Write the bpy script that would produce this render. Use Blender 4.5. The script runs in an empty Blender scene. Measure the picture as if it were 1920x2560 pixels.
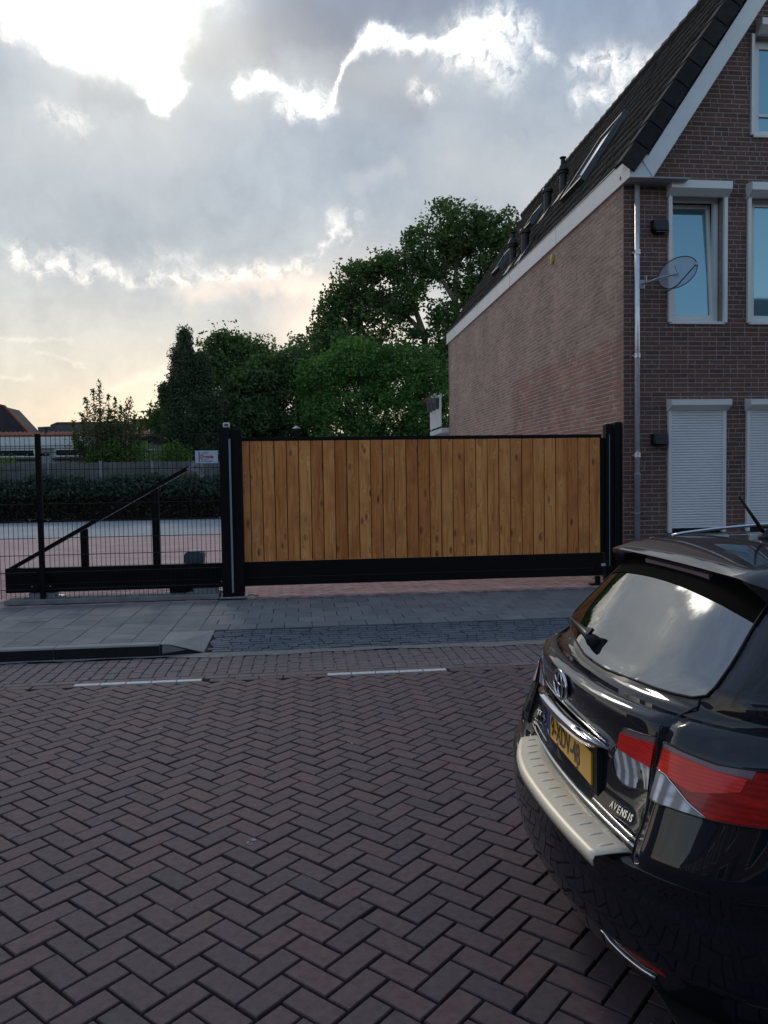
import bpy, math, random
import numpy as np
from mathutils import Matrix, Vector, geometry
random.seed(7); rng = np.random.default_rng(7)
R = math.radians
scene = bpy.context.scene
COL = scene.collection

# ------------------------------------------------------------------ camera
cam_d = bpy.data.cameras.new('camera'); cam = bpy.data.objects.new('camera', cam_d); COL.objects.link(cam)
cam_d.sensor_fit = 'VERTICAL'; cam_d.sensor_height = 32.0; cam_d.lens = 32.0 * 1923.0 / 2560.0
cam_d.clip_start = 0.05; cam_d.clip_end = 5000.0
_up = Vector((-.0155, 1, .0452)).normalized()
_fy = Vector((-.10920, .04353, -1.0)); _fy = (_fy - _up * _fy.dot(_up)).normalized()
_fx = _fy.cross(_up)
cam.matrix_world = Matrix.Translation((0, 0, 1.72)) @ Matrix((_fx, _fy, _up)).to_4x4()
scene.camera = cam
scene.cycles.max_bounces = 6; scene.cycles.diffuse_bounces = 3; scene.cycles.glossy_bounces = 3; scene.cycles.transmission_bounces = 4; scene.cycles.transparent_max_bounces = 6
scene.render.resolution_x = 768; scene.render.resolution_y = 1024

# ------------------------------------------------------------------ colour management
scene.view_settings.view_transform = 'Standard'; scene.view_settings.look = 'None'
scene.view_settings.exposure = 0.22; scene.view_settings.gamma = 1.0
scene.view_settings.use_curve_mapping = False

# ------------------------------------------------------------------ sun: low, behind the cloud at the upper left
SUN_AZ, SUN_EL = -11.0, 37.0
sd = bpy.data.lights.new('sun', 'SUN'); sd.energy = 0.5; sd.angle = R(10); sd.color = (1.0, .88, .74)
sun = bpy.data.objects.new('sun', sd); COL.objects.link(sun)
_d = Vector((math.sin(R(SUN_AZ)) * math.cos(R(SUN_EL)), math.cos(R(SUN_AZ)) * math.cos(R(SUN_EL)), math.sin(R(SUN_EL))))
sun.rotation_euler = _d.to_track_quat('Z', 'Y').to_euler()

# ------------------------------------------------------------------ sky
world = bpy.data.worlds.new('World'); scene.world = world; world.use_nodes = True
wn = world.node_tree; wn.nodes.clear(); WL = wn.links
class Nd:
    """tiny expression helper for shader nodes"""
    def __init__(s, nt): s.nt = nt
    def m(s, op, a, b=None, c=None, clamp=False):
        n = s.nt.nodes.new('ShaderNodeMath'); n.operation = op; n.use_clamp = clamp
        for i, v in enumerate((a, b, c)):
            if v is None: continue
            if isinstance(v, (int, float)): n.inputs[i].default_value = v
            else: s.nt.links.new(v, n.inputs[i])
        return n.outputs[0]
    def v(s, op, a, b=None, scale=None):
        n = s.nt.nodes.new('ShaderNodeVectorMath'); n.operation = op
        for i, x in enumerate((a, b)):
            if x is None: continue
            if isinstance(x, (tuple, list)): n.inputs[i].default_value = x
            else: s.nt.links.new(x, n.inputs[i])
        if scale is not None:
            if isinstance(scale, (int, float)): n.inputs['Scale'].default_value = scale
            else: s.nt.links.new(scale, n.inputs['Scale'])
        return n.outputs['Value'] if op in ('LENGTH', 'DOT_PRODUCT', 'DISTANCE') else n.outputs['Vector']
    def noise(s, vec, scale, detail=5, rough=.55, out='Fac', dist=0.0):
        n = s.nt.nodes.new('ShaderNodeTexNoise'); n.inputs['Scale'].default_value = scale
        n.inputs['Detail'].default_value = detail; n.inputs['Roughness'].default_value = rough
        n.inputs['Distortion'].default_value = dist
        if vec is not None: s.nt.links.new(vec, n.inputs['Vector'])
        return n.outputs[out]
    def mix(s, f, a, b, blend='MIX'):
        n = s.nt.nodes.new('ShaderNodeMix'); n.data_type = 'RGBA'; n.blend_type = blend; n.clamp_factor = True
        for i, x in ((0, f), (6, a), (7, b)):
            if isinstance(x, (int, float)): n.inputs[i].default_value = x
            elif isinstance(x, (tuple, list)): n.inputs[i].default_value = (*x[:3], 1)
            else: s.nt.links.new(x, n.inputs[i])
        return n.outputs[2]
    def ramp(s, f, stops, interp='LINEAR'):
        n = s.nt.nodes.new('ShaderNodeValToRGB'); n.color_ramp.interpolation = interp
        e = n.color_ramp.elements
        while len(e) < len(stops): e.new(.5)
        for el, (p, c) in zip(e, stops): el.position = p; el.color = (*c, 1) if len(c) == 3 else c
        s.nt.links.new(f, n.inputs[0]); return n.outputs[0]
    def mapr(s, f, a, b, c=0., d=1., smooth=True):
        n = s.nt.nodes.new('ShaderNodeMapRange'); n.interpolation_type = 'SMOOTHSTEP' if smooth else 'LINEAR'
        s.nt.links.new(f, n.inputs[0])
        for i, x in zip((1, 2, 3, 4), (a, b, c, d)): n.inputs[i].default_value = x
        return n.outputs[0]
S = Nd(wn)
tc = wn.nodes.new('ShaderNodeTexCoord')
sep = wn.nodes.new('ShaderNodeSeparateXYZ'); WL.new(tc.outputs['Generated'], sep.inputs[0])
dx, dy, dz = sep.outputs
az = S.m('MULTIPLY', S.m('ARCTAN2', dx, dy), 57.29578)
el = S.m('MULTIPLY', S.m('ARCSINE', dz), 57.29578)
cmb = wn.nodes.new('ShaderNodeCombineXYZ'); WL.new(az, cmb.inputs[0]); WL.new(el, cmb.inputs[1])
P0 = cmb.outputs[0]
# billows: the cloud field is warped by layered noise
nA = S.noise(P0, .16, 3, .5, 'Color'); nB = S.noise(P0, .55, 5, .62, 'Color')
wA = S.v('SCALE', S.v('SUBTRACT', nA, (.5, .5, .5)), None, 2.4)
wB = S.v('SCALE', S.v('SUBTRACT', nB, (.5, .5, .5)), None, 2.6)
Pm = S.v('ADD', P0, S.v('ADD', wA, wB)); Ps = S.v('ADD', P0, S.v('SCALE', wB, None, .75))
Pw = S.v('MULTIPLY', Pm, (1, 1, 0)); Pv = S.v('MULTIPLY', Ps, (1, 1, 0))
def caps(P, A, B, r, sy=1.0):
    """soft falloff around the segment A-B, r in degrees (built when it is used, which keeps the shader stack short)"""
    return lambda: caps_now(P, A, B, r, sy)
def W(k, f): return lambda: S.m('MULTIPLY', f(), k)
def caps_now(P, A, B, r, sy):
    A = Vector((A[0], A[1] , 0)); BA = Vector((B[0], B[1], 0)) - A; L2 = max(BA.length_squared, 1e-6)
    pa = S.v('SUBTRACT', P, tuple(A))
    h = S.m('DIVIDE', S.v('DOT_PRODUCT', pa, tuple(BA)), L2, clamp=True)
    q = S.v('SUBTRACT', pa, S.v('SCALE', tuple(BA), None, h))
    if sy != 1.0: q = S.v('MULTIPLY', q, (1, sy, 1))
    d = S.m('DIVIDE', S.v('LENGTH', q), r)
    return S.m('EXPONENT', S.m('MULTIPLY', S.m('MULTIPLY', d, d), -1.0))
def total(lst):
    o = None
    for x in lst:
        x = x() if callable(x) else x; o = x if o is None else S.m('ADD', o, x)
    return o
def chain(P, pts, r, sy=1.0): return lambda: chain_now(P, pts, r, sy)
def chain_now(P, pts, r, sy):
    o = None
    for a, b in zip(pts, pts[1:]):
        c = caps_now(P, a, b, r, sy); o = c if o is None else S.m('MAXIMUM', o, c)
    return o

def ridge(P, pts, r):
    """soft line through points with rising azimuth (elevation as a function of azimuth)"""
    sp_ = S.nt.nodes.new('ShaderNodeSeparateXYZ'); S.nt.links.new(P, sp_.inputs[0])
    a0, a1 = pts[0][0], pts[-1][0]
    t = S.mapr(sp_.outputs[0], a0, a1, 0, 1, False)
    f = S.ramp(t, [((a - a0) / (a1 - a0), (e / 40,) * 3) for a, e in pts])
    d = S.m('DIVIDE', S.m('SUBTRACT', sp_.outputs[1], S.m('MULTIPLY', f, 40.0)), r)
    g = S.m('EXPONENT', S.m('MULTIPLY', S.m('MULTIPLY', d, d), -1.0))
    ends = S.m('MULTIPLY', S.mapr(t, 0.0, .02), S.mapr(t, 1.0, .98))
    return S.m('MULTIPLY', g, ends)
base = S.ramp(S.mapr(el, -5, 55, 0, 1, False), [(0.0, (.30, .28, .26)), (.083, (.78, .62, .44)), (.15, (.75, .65, .51)), (.21, (.67, .64, .56)),
        (.29, (.60, .61, .60)), (.345, (.48, .52, .55)), (.42, (.40, .455, .52)), (.52, (.36, .42, .50)), (.60, (.26, .33, .45)), (1.0, (.22, .30, .45))])
lowf = S.noise(P0, .085, 4, .55)
base = S.mix(1.0, base, S.ramp(lowf, [(.3, (.80, .82, .86)), (.7, (1.16, 1.14, 1.10))]), 'MULTIPLY')
fine = S.noise(Pm, .45, 6, .6)
base = S.mix(1.0, base, S.ramp(fine, [(.3, (.93, .93, .94)), (.7, (1.07, 1.07, 1.06))]), 'MULTIPLY')
# darker cloud bellies
dark = total([caps(Pw, (-7.5, 28.2), (-2.5, 28.0), 1.6), caps(Pw, (1.5, 30.4), (12, 31.5), 2.4), caps(Pw, (4.0, 26.6), (9.0, 25.6), 1.5), caps(Pw, (-1.5, 29.8), (3.5, 28.8), 2.0),
              caps(Pw, (-14.0, 24.6), (-11.0, 25.0), 1.1)])
base = S.mix(S.m('MULTIPLY', dark, .62, clamp=True), base, (.235, .265, .335))
haze_c = total([caps(Pw, (-18, 21.5), (-9, 22.5), 3.6), caps(Pw, (12, 21.5), (20, 19.0), 3.2)])
haze_c = S.m('ADD', haze_c, caps_now(Pw, (-3, 26), (13, 28), 2.4, 1.0))
base = S.mix(S.m('MULTIPLY', haze_c, .42, clamp=True), base, (.62, .63, .62))
def vadd(c, f, col): return S.v('ADD', c, S.v('SCALE', col, None, f))
c = base
# glare where the sun stands behind the cloud edge
core = total([caps(Pw, (-18.0, 30.2), (-13.0, 31.2), 2.3), caps(Pw, (-12.5, 29.0), (-10.2, 28.7), 2.1), caps(Pw, (-15.8, 28.2), (-14.2, 27.6), 1.4),
              caps(Pw, (-9.6, 27.2), (-8.9, 25.6), .85), caps(Pw, (-8.0, 32.2), (-5.0, 32.8), 1.7)])
cm = S.mapr(core, .04, 1.15)
c = vadd(c, S.m('MULTIPLY', cm, 2.6), (1.0, .95, .84))
c1 = c
halo = total([caps(P0, (-14, 31), (-8, 31), 5.5), W(.15, caps(P0, (-12, 31), (-8, 30), 12.0))])
c = vadd(c, S.m('MULTIPLY', halo, .42), (1.0, .90, .66))
c = vadd(c, S.m('MULTIPLY', core, .30), (1.0, .90, .68))
c2 = c
# silver-lined rims
rim = ridge(Pv, [(-4.0, 25.9), (-2.0, 26.7), (-.6, 26.0), (.6, 25.2), (2.0, 24.7), (2.9, 25.9), (3.7, 27.3), (4.6, 28.4), (5.6, 29.1), (7.0, 29.6), (8.7, 28.8), (10.5, 28.5), (12.2, 29.0), (13.6, 29.6)], .36)
c = vadd(c, S.m('MULTIPLY', rim, .75), (1.0, .98, .93))
c3 = c
rimw = total([caps(Pv, (-3.6, 26.1), (-1.6, 26.5), .55), caps(Pv, (.5, 25.5), (2.2, 25.2), .75), caps(Pv, (5.6, 29.0), (8.0, 29.0), .55), caps(Pv, (11.6, 28.4), (14.4, 28.8), 1.0)])
fl = total([caps(Pv, (13.0, 28.6), (15.6, 27.2), 1.3), caps(Pv, (14.6, 29.6), (17.0, 29.0), .8), caps(Pv, (9.2, 26.1), (10.0, 25.8), .55), caps(Pv, (18.0, 27.8), (18.4, 27.5), .5),
            caps(Pv, (20.4, 26.7), (22.6, 26.9), .6), caps(Pv, (22.6, 26.6), (25.2, 25.8), .8), caps(Pv, (20.8, 24.8), (23.0, 25.0), .7), caps(Pv, (-1.0, 25.2), (0.2, 24.7), .4)])
puff = S.mapr(S.noise(Pv, 1.1, 5, .66), .30, .68)
c = vadd(c, S.m('MULTIPLY', S.m('MULTIPLY', fl, puff), .62), (1.0, .92, .79))
c4 = c
c = vadd(c, S.m('MULTIPLY', S.m('MULTIPLY', rimw, puff), 1.1), (1.0, .95, .86))
c5 = c
low = total([lambda: ridge(Pv, [(-19.6, 14.7), (-18.3, 14.5), (-17.6, 13.7), (-16.1, 14.5), (-14.6, 13.7), (-13.6, 14.4), (-12.5, 14.2), (-11.6, 13.6), (-10.0, 14.2), (-8.6, 13.7), (-7.4, 14.4), (-4.0, 14.6), (-1.1, 14.8), (1.2, 15.3), (2.0, 16.3), (3.0, 17.8)], .5),
             chain(Pv, [(2.9, 18.0), (4.3, 18.2), (3.6, 17.2)], .7), W(.6, caps(Pv, (-19, 15.0), (-17.2, 14.8), .7)), W(.45, caps(Pv, (-16, 15.2), (-14.4, 15.0), .7)),
             W(.4, caps(Pv, (-10.6, 15.4), (-7.2, 15.3), .6)), W(.6, caps(Pv, (-16.4, 23.4), (-14.6, 23.2), .8)), W(.8, caps(Pv, (-19.3, 27.2), (-18.6, 27.0), .5))])
wisp = total([caps(Pv, (-21, 7.2), (-18.2, 7.0), .28, 1.4), caps(Pv, (-17.6, 8.6), (-14.6, 8.1), .22, 1.4), caps(Pv, (-13.2, 6.4), (-9.6, 7.7), .30, 1.2), caps(Pv, (-20, 9.6), (-15.5, 9.8), .2, 1.5), caps(Pv, (4.6, 20.4), (7.4, 21.6), .6)])
c = vadd(c, S.m('MULTIPLY', wisp, .09), (1.0, .80, .62))
c6 = c
glow = total([W(.75, caps(Pw, (-7.0, 13.5), (2.0, 13.7), 1.5, 1.7)), caps(P0, (1.6, 11.0), (4.6, 12.0), 3.4), W(.9, caps(P0, (-13, 3.5), (-8, 4.5), 4.5, 1.2))])
c = vadd(c, S.m('MULTIPLY', glow, .34, clamp=True), (1.0, .62, .33))
c7 = c
lowpat = S.mapr(S.noise(Pv, .8, 6, .7), .38, .62)
c = vadd(c, S.m('MULTIPLY', S.m('MULTIPLY', low, lowpat), .42), (1.0, .86, .70))
c8 = c
# the clear blue evening sky away from the sun (Nishita), under scattered cloud
sky = wn.nodes.new('ShaderNodeTexSky'); sky.sky_type = 'NISHITA'; sky.sun_disc = False
sky.sun_elevation = R(SUN_EL); sky.sun_rotation = R(SUN_AZ); sky.air_density = 1.3; sky.dust_density = 1.2; sky.ozone_density = 2.0
front = S.m('ADD', S.m('MULTIPLY', dy, .8), S.m('MULTIPLY', dz, .12))
cover = S.mapr(S.m('ADD', front, S.m('MULTIPLY', S.m('SUBTRACT', S.noise(tc.outputs['Generated'], 1.6, 4, .5), .5), .5)), -.50, .02)
skyc = S.v('MULTIPLY', sky.outputs[0], (.172, .166, .154))
fin = S.mix(cover, skyc, c)
bg = wn.nodes.new('ShaderNodeBackground'); WL.new(S.v('SCALE', fin, None, 10.0), bg.inputs[0]); bg.inputs[1].default_value = 0.1
wo = wn.nodes.new('ShaderNodeOutputWorld'); WL.new(bg.outputs[0], wo.inputs[0])
world.cycles.sampling_method = 'MANUAL'; world.cycles.sample_map_resolution = 512

# ------------------------------------------------------------------ helpers
WORLD = {}
def put(o, parent=None, mw=None, label=None, cat=None, group=None, kind=None):
    mw = mw or Matrix.Identity(4)
    COL.objects.link(o)
    if parent is not None:
        o.parent = parent; o.matrix_parent_inverse = WORLD[parent.name].inverted()
    o.matrix_basis = mw; WORLD[o.name] = mw
    if label: o['label'] = label
    if cat: o['category'] = cat
    if group: o['group'] = group
    if kind: o['kind'] = kind
    return o
def thing(name, loc, label, cat, group=None, mw=None):
    return put(bpy.data.objects.new(name, None), None, mw or Matrix.Translation(loc), label, cat, group)
class MB:
    def __init__(s): s.v = []; s.f = []; s.t = []; s.tone = 0.5
    def add(s, vs, fs):
        n = len(s.v); s.v += [tuple(p) for p in vs]; s.f += [tuple(i + n for i in f) for f in fs]; s.t += [s.tone] * len(vs)
    def box(s, a, b, M=None):
        (x0, y0, z0), (x1, y1, z1) = a, b
        vs = [(x0, y0, z0), (x1, y0, z0), (x1, y1, z0), (x0, y1, z0), (x0, y0, z1), (x1, y0, z1), (x1, y1, z1), (x0, y1, z1)]
        if M is not None: vs = [M @ Vector(p) for p in vs]
        s.add(vs, [(3, 2, 1, 0), (4, 5, 6, 7), (0, 1, 5, 4), (1, 2, 6, 5), (2, 3, 7, 6), (3, 0, 4, 7)])
        return s
    def bbox(s, a, b, bv=.004, M=None):
        """box with chamfered edges"""
        (x0, y0, z0), (x1, y1, z1) = a, b
        vs = []
        for (z, k) in ((z0, 1), (z0 + bv, 0), (z1 - bv, 0), (z1, 1)):
            i = bv * k
            c = bv * .5
            vs += [(x0 + i, y0 + i, z), (x1 - i, y0 + i, z), (x1 - i, y1 - i, z), (x0 + i, y1 - i, z)]
        if M is not None: vs = [M @ Vector(p) for p in vs]
        fs = [(3, 2, 1, 0), (12, 13, 14, 15)]
        for r in range(3):
            for j in range(4): fs.append((r * 4 + j, r * 4 + (j + 1) % 4, r * 4 + 4 + (j + 1) % 4, r * 4 + 4 + j))
        s.add(vs, fs); return s
    def prism(s, prof, axis, a, b):
        """profile (list of 2-D points) extruded along axis from a to b"""
        def P(p, t): return {'x': (t, p[0], p[1]), 'y': (p[0], t, p[1]), 'z': (p[0], p[1], t)}[axis]
        n = len(prof); vs = [P(p, a) for p in prof] + [P(p, b) for p in prof]
        s.add(vs, [tuple(range(n))[::-1], tuple(range(n, 2 * n))] + [(i, (i + 1) % n, n + (i + 1) % n, n + i) for i in range(n)]); return s
    def tube(s, pts, r, n=8, cap=True):
        pts = [Vector(p) for p in pts]; rr = r if isinstance(r, (list, tuple)) else [r] * len(pts)
        rings = []; ref = None
        for i, p in enumerate(pts):
            d = (pts[min(i + 1, len(pts) - 1)] - pts[max(i - 1, 0)]).normalized()
            if ref is None: ref = Vector((0, 0, 1)) if abs(d.z) < .9 else Vector((1, 0, 0))
            a = d.cross(ref).normalized(); b = d.cross(a); ref = -b if b.length else ref; ref = a.cross(d)
            rings.append([p + (a * math.cos(k * 2 * math.pi / n) + b * math.sin(k * 2 * math.pi / n)) * rr[i] for k in range(n)])
        vs = [q for g in rings for q in g]; fs = []
        for i in range(len(pts) - 1):
            for k in range(n): fs.append((i * n + k, i * n + (k + 1) % n, (i + 1) * n + (k + 1) % n, (i + 1) * n + k))
        if cap: fs += [tuple(range(n))[::-1], tuple(range((len(pts) - 1) * n, len(pts) * n))]
        s.add(vs, fs); return s
    def lathe(s, prof, c=(0, 0, 0), n=16, M=None):
        vs = []
        for r, z in prof:
            for k in range(n):
                p = Vector((c[0] + r * math.cos(2 * math.pi * k / n), c[1] + r * math.sin(2 * math.pi * k / n), c[2] + z)); vs.append(M @ p if M is not None else p)
        fs = [(i * n + k, i * n + (k + 1) % n, (i + 1) * n + (k + 1) % n, (i + 1) * n + k) for i in range(len(prof) - 1) for k in range(n)]
        fs += [tuple(range(n))[::-1], tuple(range((len(prof) - 1) * n, len(prof) * n))]
        s.add(vs, fs); return s
    def quad(s, *p): s.add(p, [tuple(range(len(p)))]); return s
def mesh(name, vs, fs, mat, tones=None, smooth=False):
    me = bpy.data.meshes.new(name); me.from_pydata([tuple(v) for v in vs], [], fs)
    if mat is not None:
        for x in (mat if isinstance(mat, (list, tuple)) else [mat]): me.materials.append(x)
    if tones is not None:
        at = me.attributes.new('tone', 'FLOAT', 'POINT'); at.data.foreach_set('value', list(tones))
    if smooth: me.polygons.foreach_set('use_smooth', [True] * len(me.polygons))
    me.update(); return me
def obj(name, b, mat, parent=None, smooth=False, mw=None, **k):
    if isinstance(b, MB): me = mesh(name, b.v, b.f, mat, b.t, smooth)
    else: me = b
    return put(bpy.data.objects.new(name, me), parent, mw if mw is not None else (WORLD[parent.name] if parent is not None and k.pop('local', False) else None), **k)

# ------------------------------------------------------------------ materials (base colours are the things' own, save where light or shade is noted)
def mat(name, col, rough=.6, var=.12, scale=6., bump=0., bscale=None, metallic=0., spec=.5, coat=0., col2=None, stretch=None, tone=None, ior=None, coords='pos', bdist=.01):
    m = bpy.data.materials.new(name); m.use_nodes = True; nt = m.node_tree; E = Nd(nt)
    b = nt.nodes['Principled BSDF']; b.inputs['Roughness'].default_value = rough; b.inputs['Metallic'].default_value = metallic
    b.inputs['Specular IOR Level'].default_value = spec; b.inputs['Coat Weight'].default_value = coat; b.inputs['Coat Roughness'].default_value = .03
    if ior: b.inputs['IOR'].default_value = ior
    if coords == 'pos': vec = nt.nodes.new('ShaderNodeNewGeometry').outputs['Position']
    else:
        vec = nt.nodes.new('ShaderNodeTexCoord').outputs['Object']
    if stretch: vec = E.v('MULTIPLY', vec, stretch)
    c = None
    if tone:
        at = nt.nodes.new('ShaderNodeAttribute'); at.attribute_name = 'tone'
        c = E.ramp(at.outputs['Fac'], tone)
    elif var or col2:
        c = None
    n = E.noise(vec, scale, 5, .6)
    if c is None:
        c2 = col2 if col2 else tuple(min(1, x * (1 + var)) for x in col); c1 = col if col2 else tuple(x * (1 - var) for x in col)
        c = E.ramp(n, [(.34, c1), (.66, c2)])
    elif var:
        c = E.mix(1.0, c, E.ramp(n, [(.3, (1 - var,) * 3), (.7, (1 + var,) * 3)]), 'MULTIPLY')
    nt.links.new(c, b.inputs['Base Color'])
    if bump:
        bp = nt.nodes.new('ShaderNodeBump'); bp.inputs['Strength'].default_value = bump; bp.inputs['Distance'].default_value = bdist
        nt.links.new(E.noise(vec, bscale or scale * 6, 6, .65), bp.inputs['Height']); nt.links.new(bp.outputs[0], b.inputs['Normal'])
    return m
M = {}
M['road_brick'] = mat('road_brick', (.1, .08, .08), .72, .24, 28, .5, 160, spec=.35, tone=[(0, (.080, .063, .070)), (.35, (.100, .068, .076)), (.7, (.122, .074, .078)), (.9, (.098, .076, .070)), (1, (.142, .084, .080))], bdist=.004)
M['joint_sand'] = mat('joint_sand', (.012, .011, .012), .95, .3, 30, .4, 200)
M['strip_brick'] = mat('strip_brick', (.1, .08, .08), .8, .16, 9, .5, 160, spec=.35, tone=[(0, (.13, .115, .12)), (.4, (.155, .125, .13)), (.75, (.17, .125, .125)), (1, (.20, .175, .175))], bdist=.004)
M['mortar_dust'] = mat('mortar_dust', (.23, .215, .20), .95, .25, 20, .5, 120)
M['paint_white'] = mat('paint_white', (.56, .56, .55), .7, .14, 25, .3, 150)
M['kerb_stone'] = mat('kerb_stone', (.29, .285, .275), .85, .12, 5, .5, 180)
M['kerb_shade'] = mat('kerb_shade', (.014, .014, .015), .9, .25, 12, .4, 90)  # shade of the backlit kerb side, put into a near-black colour
M['slab'] = mat('slab', (.2, .2, .2), .85, .13, 5, .4, 150, spec=.3, tone=[(0, (.175, .18, .185)), (.5, (.215, .215, .212)), (.85, (.245, .24, .235)), (.93, (.215, .185, .185)), (1, (.27, .25, .215))], bdist=.004)
M['slab_joint'] = mat('slab_joint', (.05, .048, .046), .95, .2, 20)
M['ramp_brick'] = mat('ramp_brick', (.1, .1, .12), .7, .2, 9, .6, 120, spec=.4, tone=[(0, (.10, .112, .135)), (.6, (.135, .145, .165)), (1, (.19, .19, .195))])
M['lot_brick'] = mat('lot_brick', (.3, .2, .2), .85, .14, 3, .3, 150, spec=.3, tone=[(0, (.37, .225, .215)), (.5, (.43, .265, .25)), (1, (.48, .33, .31))])
M['lot_far'] = mat('lot_far', (.47, .31, .29), .85, .14, 1.3)
M['lot_grey'] = mat('lot_grey', (.34, .36, .37), .85, .12, .6, col2=(.40, .41, .41))
M['line_paint'] = mat('line_paint', (.55, .56, .56), .8, .1, 10)
M['ground'] = mat('ground', (.09, .08, .065), .95, .3, .5)
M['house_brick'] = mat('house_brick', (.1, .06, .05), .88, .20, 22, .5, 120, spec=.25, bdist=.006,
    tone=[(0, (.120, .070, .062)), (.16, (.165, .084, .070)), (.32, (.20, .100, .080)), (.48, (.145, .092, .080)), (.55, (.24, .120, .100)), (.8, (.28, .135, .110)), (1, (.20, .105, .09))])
M['house_brick_lit'] = mat('house_brick_lit', (.1, .06, .05), .88, .24, 1.1, .5, 120, spec=.25, bdist=.006,
    tone=[(0, (.27, .190, .160)), (.16, (.34, .235, .190)), (.32, (.41, .280, .225)), (.48, (.31, .235, .20)), (.55, (.30, .160, .125)), (.8, (.36, .190, .145)), (1, (.28, .17, .14))])  # side wall's brighter sky light put into paler brick tones; noise makes salt patches
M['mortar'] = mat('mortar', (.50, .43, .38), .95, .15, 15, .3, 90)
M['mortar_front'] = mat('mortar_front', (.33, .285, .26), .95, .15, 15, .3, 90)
M['flashing'] = mat('flashing', (.10, .11, .12), .6, .15, 9)
M['white_trim'] = mat('white_trim', (.74, .74, .74), .45, .05, 2.5)
M['white_pvc'] = mat('white_pvc', (.80, .80, .78), .35, .03, 2.5)
M['shutter'] = mat('shutter', (.80, .80, .80), .4, .03, 2.5)
M['soffit'] = mat('soffit', (.35, .35, .36), .6, .05, 3)
M['roof_tile'] = mat('roof_tile', (.02, .02, .022), .8, .3, 7, .5, 90, spec=.25, tone=[(0, (.016, .016, .018)), (.5, (.023, .022, .024)), (1, (.032, .030, .029))])
M['zinc'] = mat('zinc', (.78, .80, .83), .32, .12, 12, metallic=.55)
M['pvc_grey'] = mat('pvc_grey', (.30, .32, .35), .5, .08, 9)
M['black_steel'] = mat('black_steel', (.004, .004, .0045), .55, .2, 8, .12, 240, spec=.22)
M['galv'] = mat('galv', (.42, .44, .45), .45, .2, 22, metallic=.6)
M['black_plastic'] = mat('black_plastic', (.012, .012, .013), .5, .2, 20)
M['grey_plastic'] = mat('grey_plastic', (.10, .13, .17), .45, .05, 5)
M['pale_plastic'] = mat('pale_plastic', (.55, .56, .55), .45, .05, 5)
M['concrete'] = mat('concrete', (.24, .24, .235), .9, .2, 4, .4, 60)
M['concrete_dark'] = mat('concrete_dark', (.13, .13, .125), .9, .25, 2, .4, 60)
M['yellow'] = mat('yellow', (.50, .42, .10), .6, .1, 15)
M['red_tile'] = mat('red_tile', (.30, .085, .05), .75, .25, 6)
M['dark_roof'] = mat('dark_roof', (.035, .032, .036), .8, .2, 3)
M['grey_roof'] = mat('grey_roof', (.10, .11, .12), .8, .12, 2)
M['render_wall'] = mat('render_wall', (.33, .31, .29), .85, .08, 1.5)
M['far_brick'] = mat('far_brick', (.13, .08, .07), .85, .25, 4)
M['bark'] = mat('bark', (.16, .13, .10), .9, .25, 5, .5, 30)
M['mark_grey'] = mat('mark_grey', (.3, .3, .3), .9, .3, 40)
def flat(name, col, rough=.4, **k): return mat(name, col, rough, 0.02, 5, **k)
M['sign_white'] = flat('sign_white', (.60, .66, .74)); M['sign_red'] = flat('sign_red', (.55, .03, .04)); M['sign_blue'] = flat('sign_blue', (.03, .04, .16))
M['beacon'] = flat('beacon', (.75, .72, .64))
M['plate_yellow'] = flat('plate_yellow', (.85, .42, .015), .35, spec=.5); M['plate_blue'] = flat('plate_blue', (.01, .05, .35)); M['plate_ink'] = flat('plate_ink', (.015, .012, .01))
M['petal'] = flat('petal', (.45, .05, .15)); M['pot'] = flat('pot', (.07, .065, .085))
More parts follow.
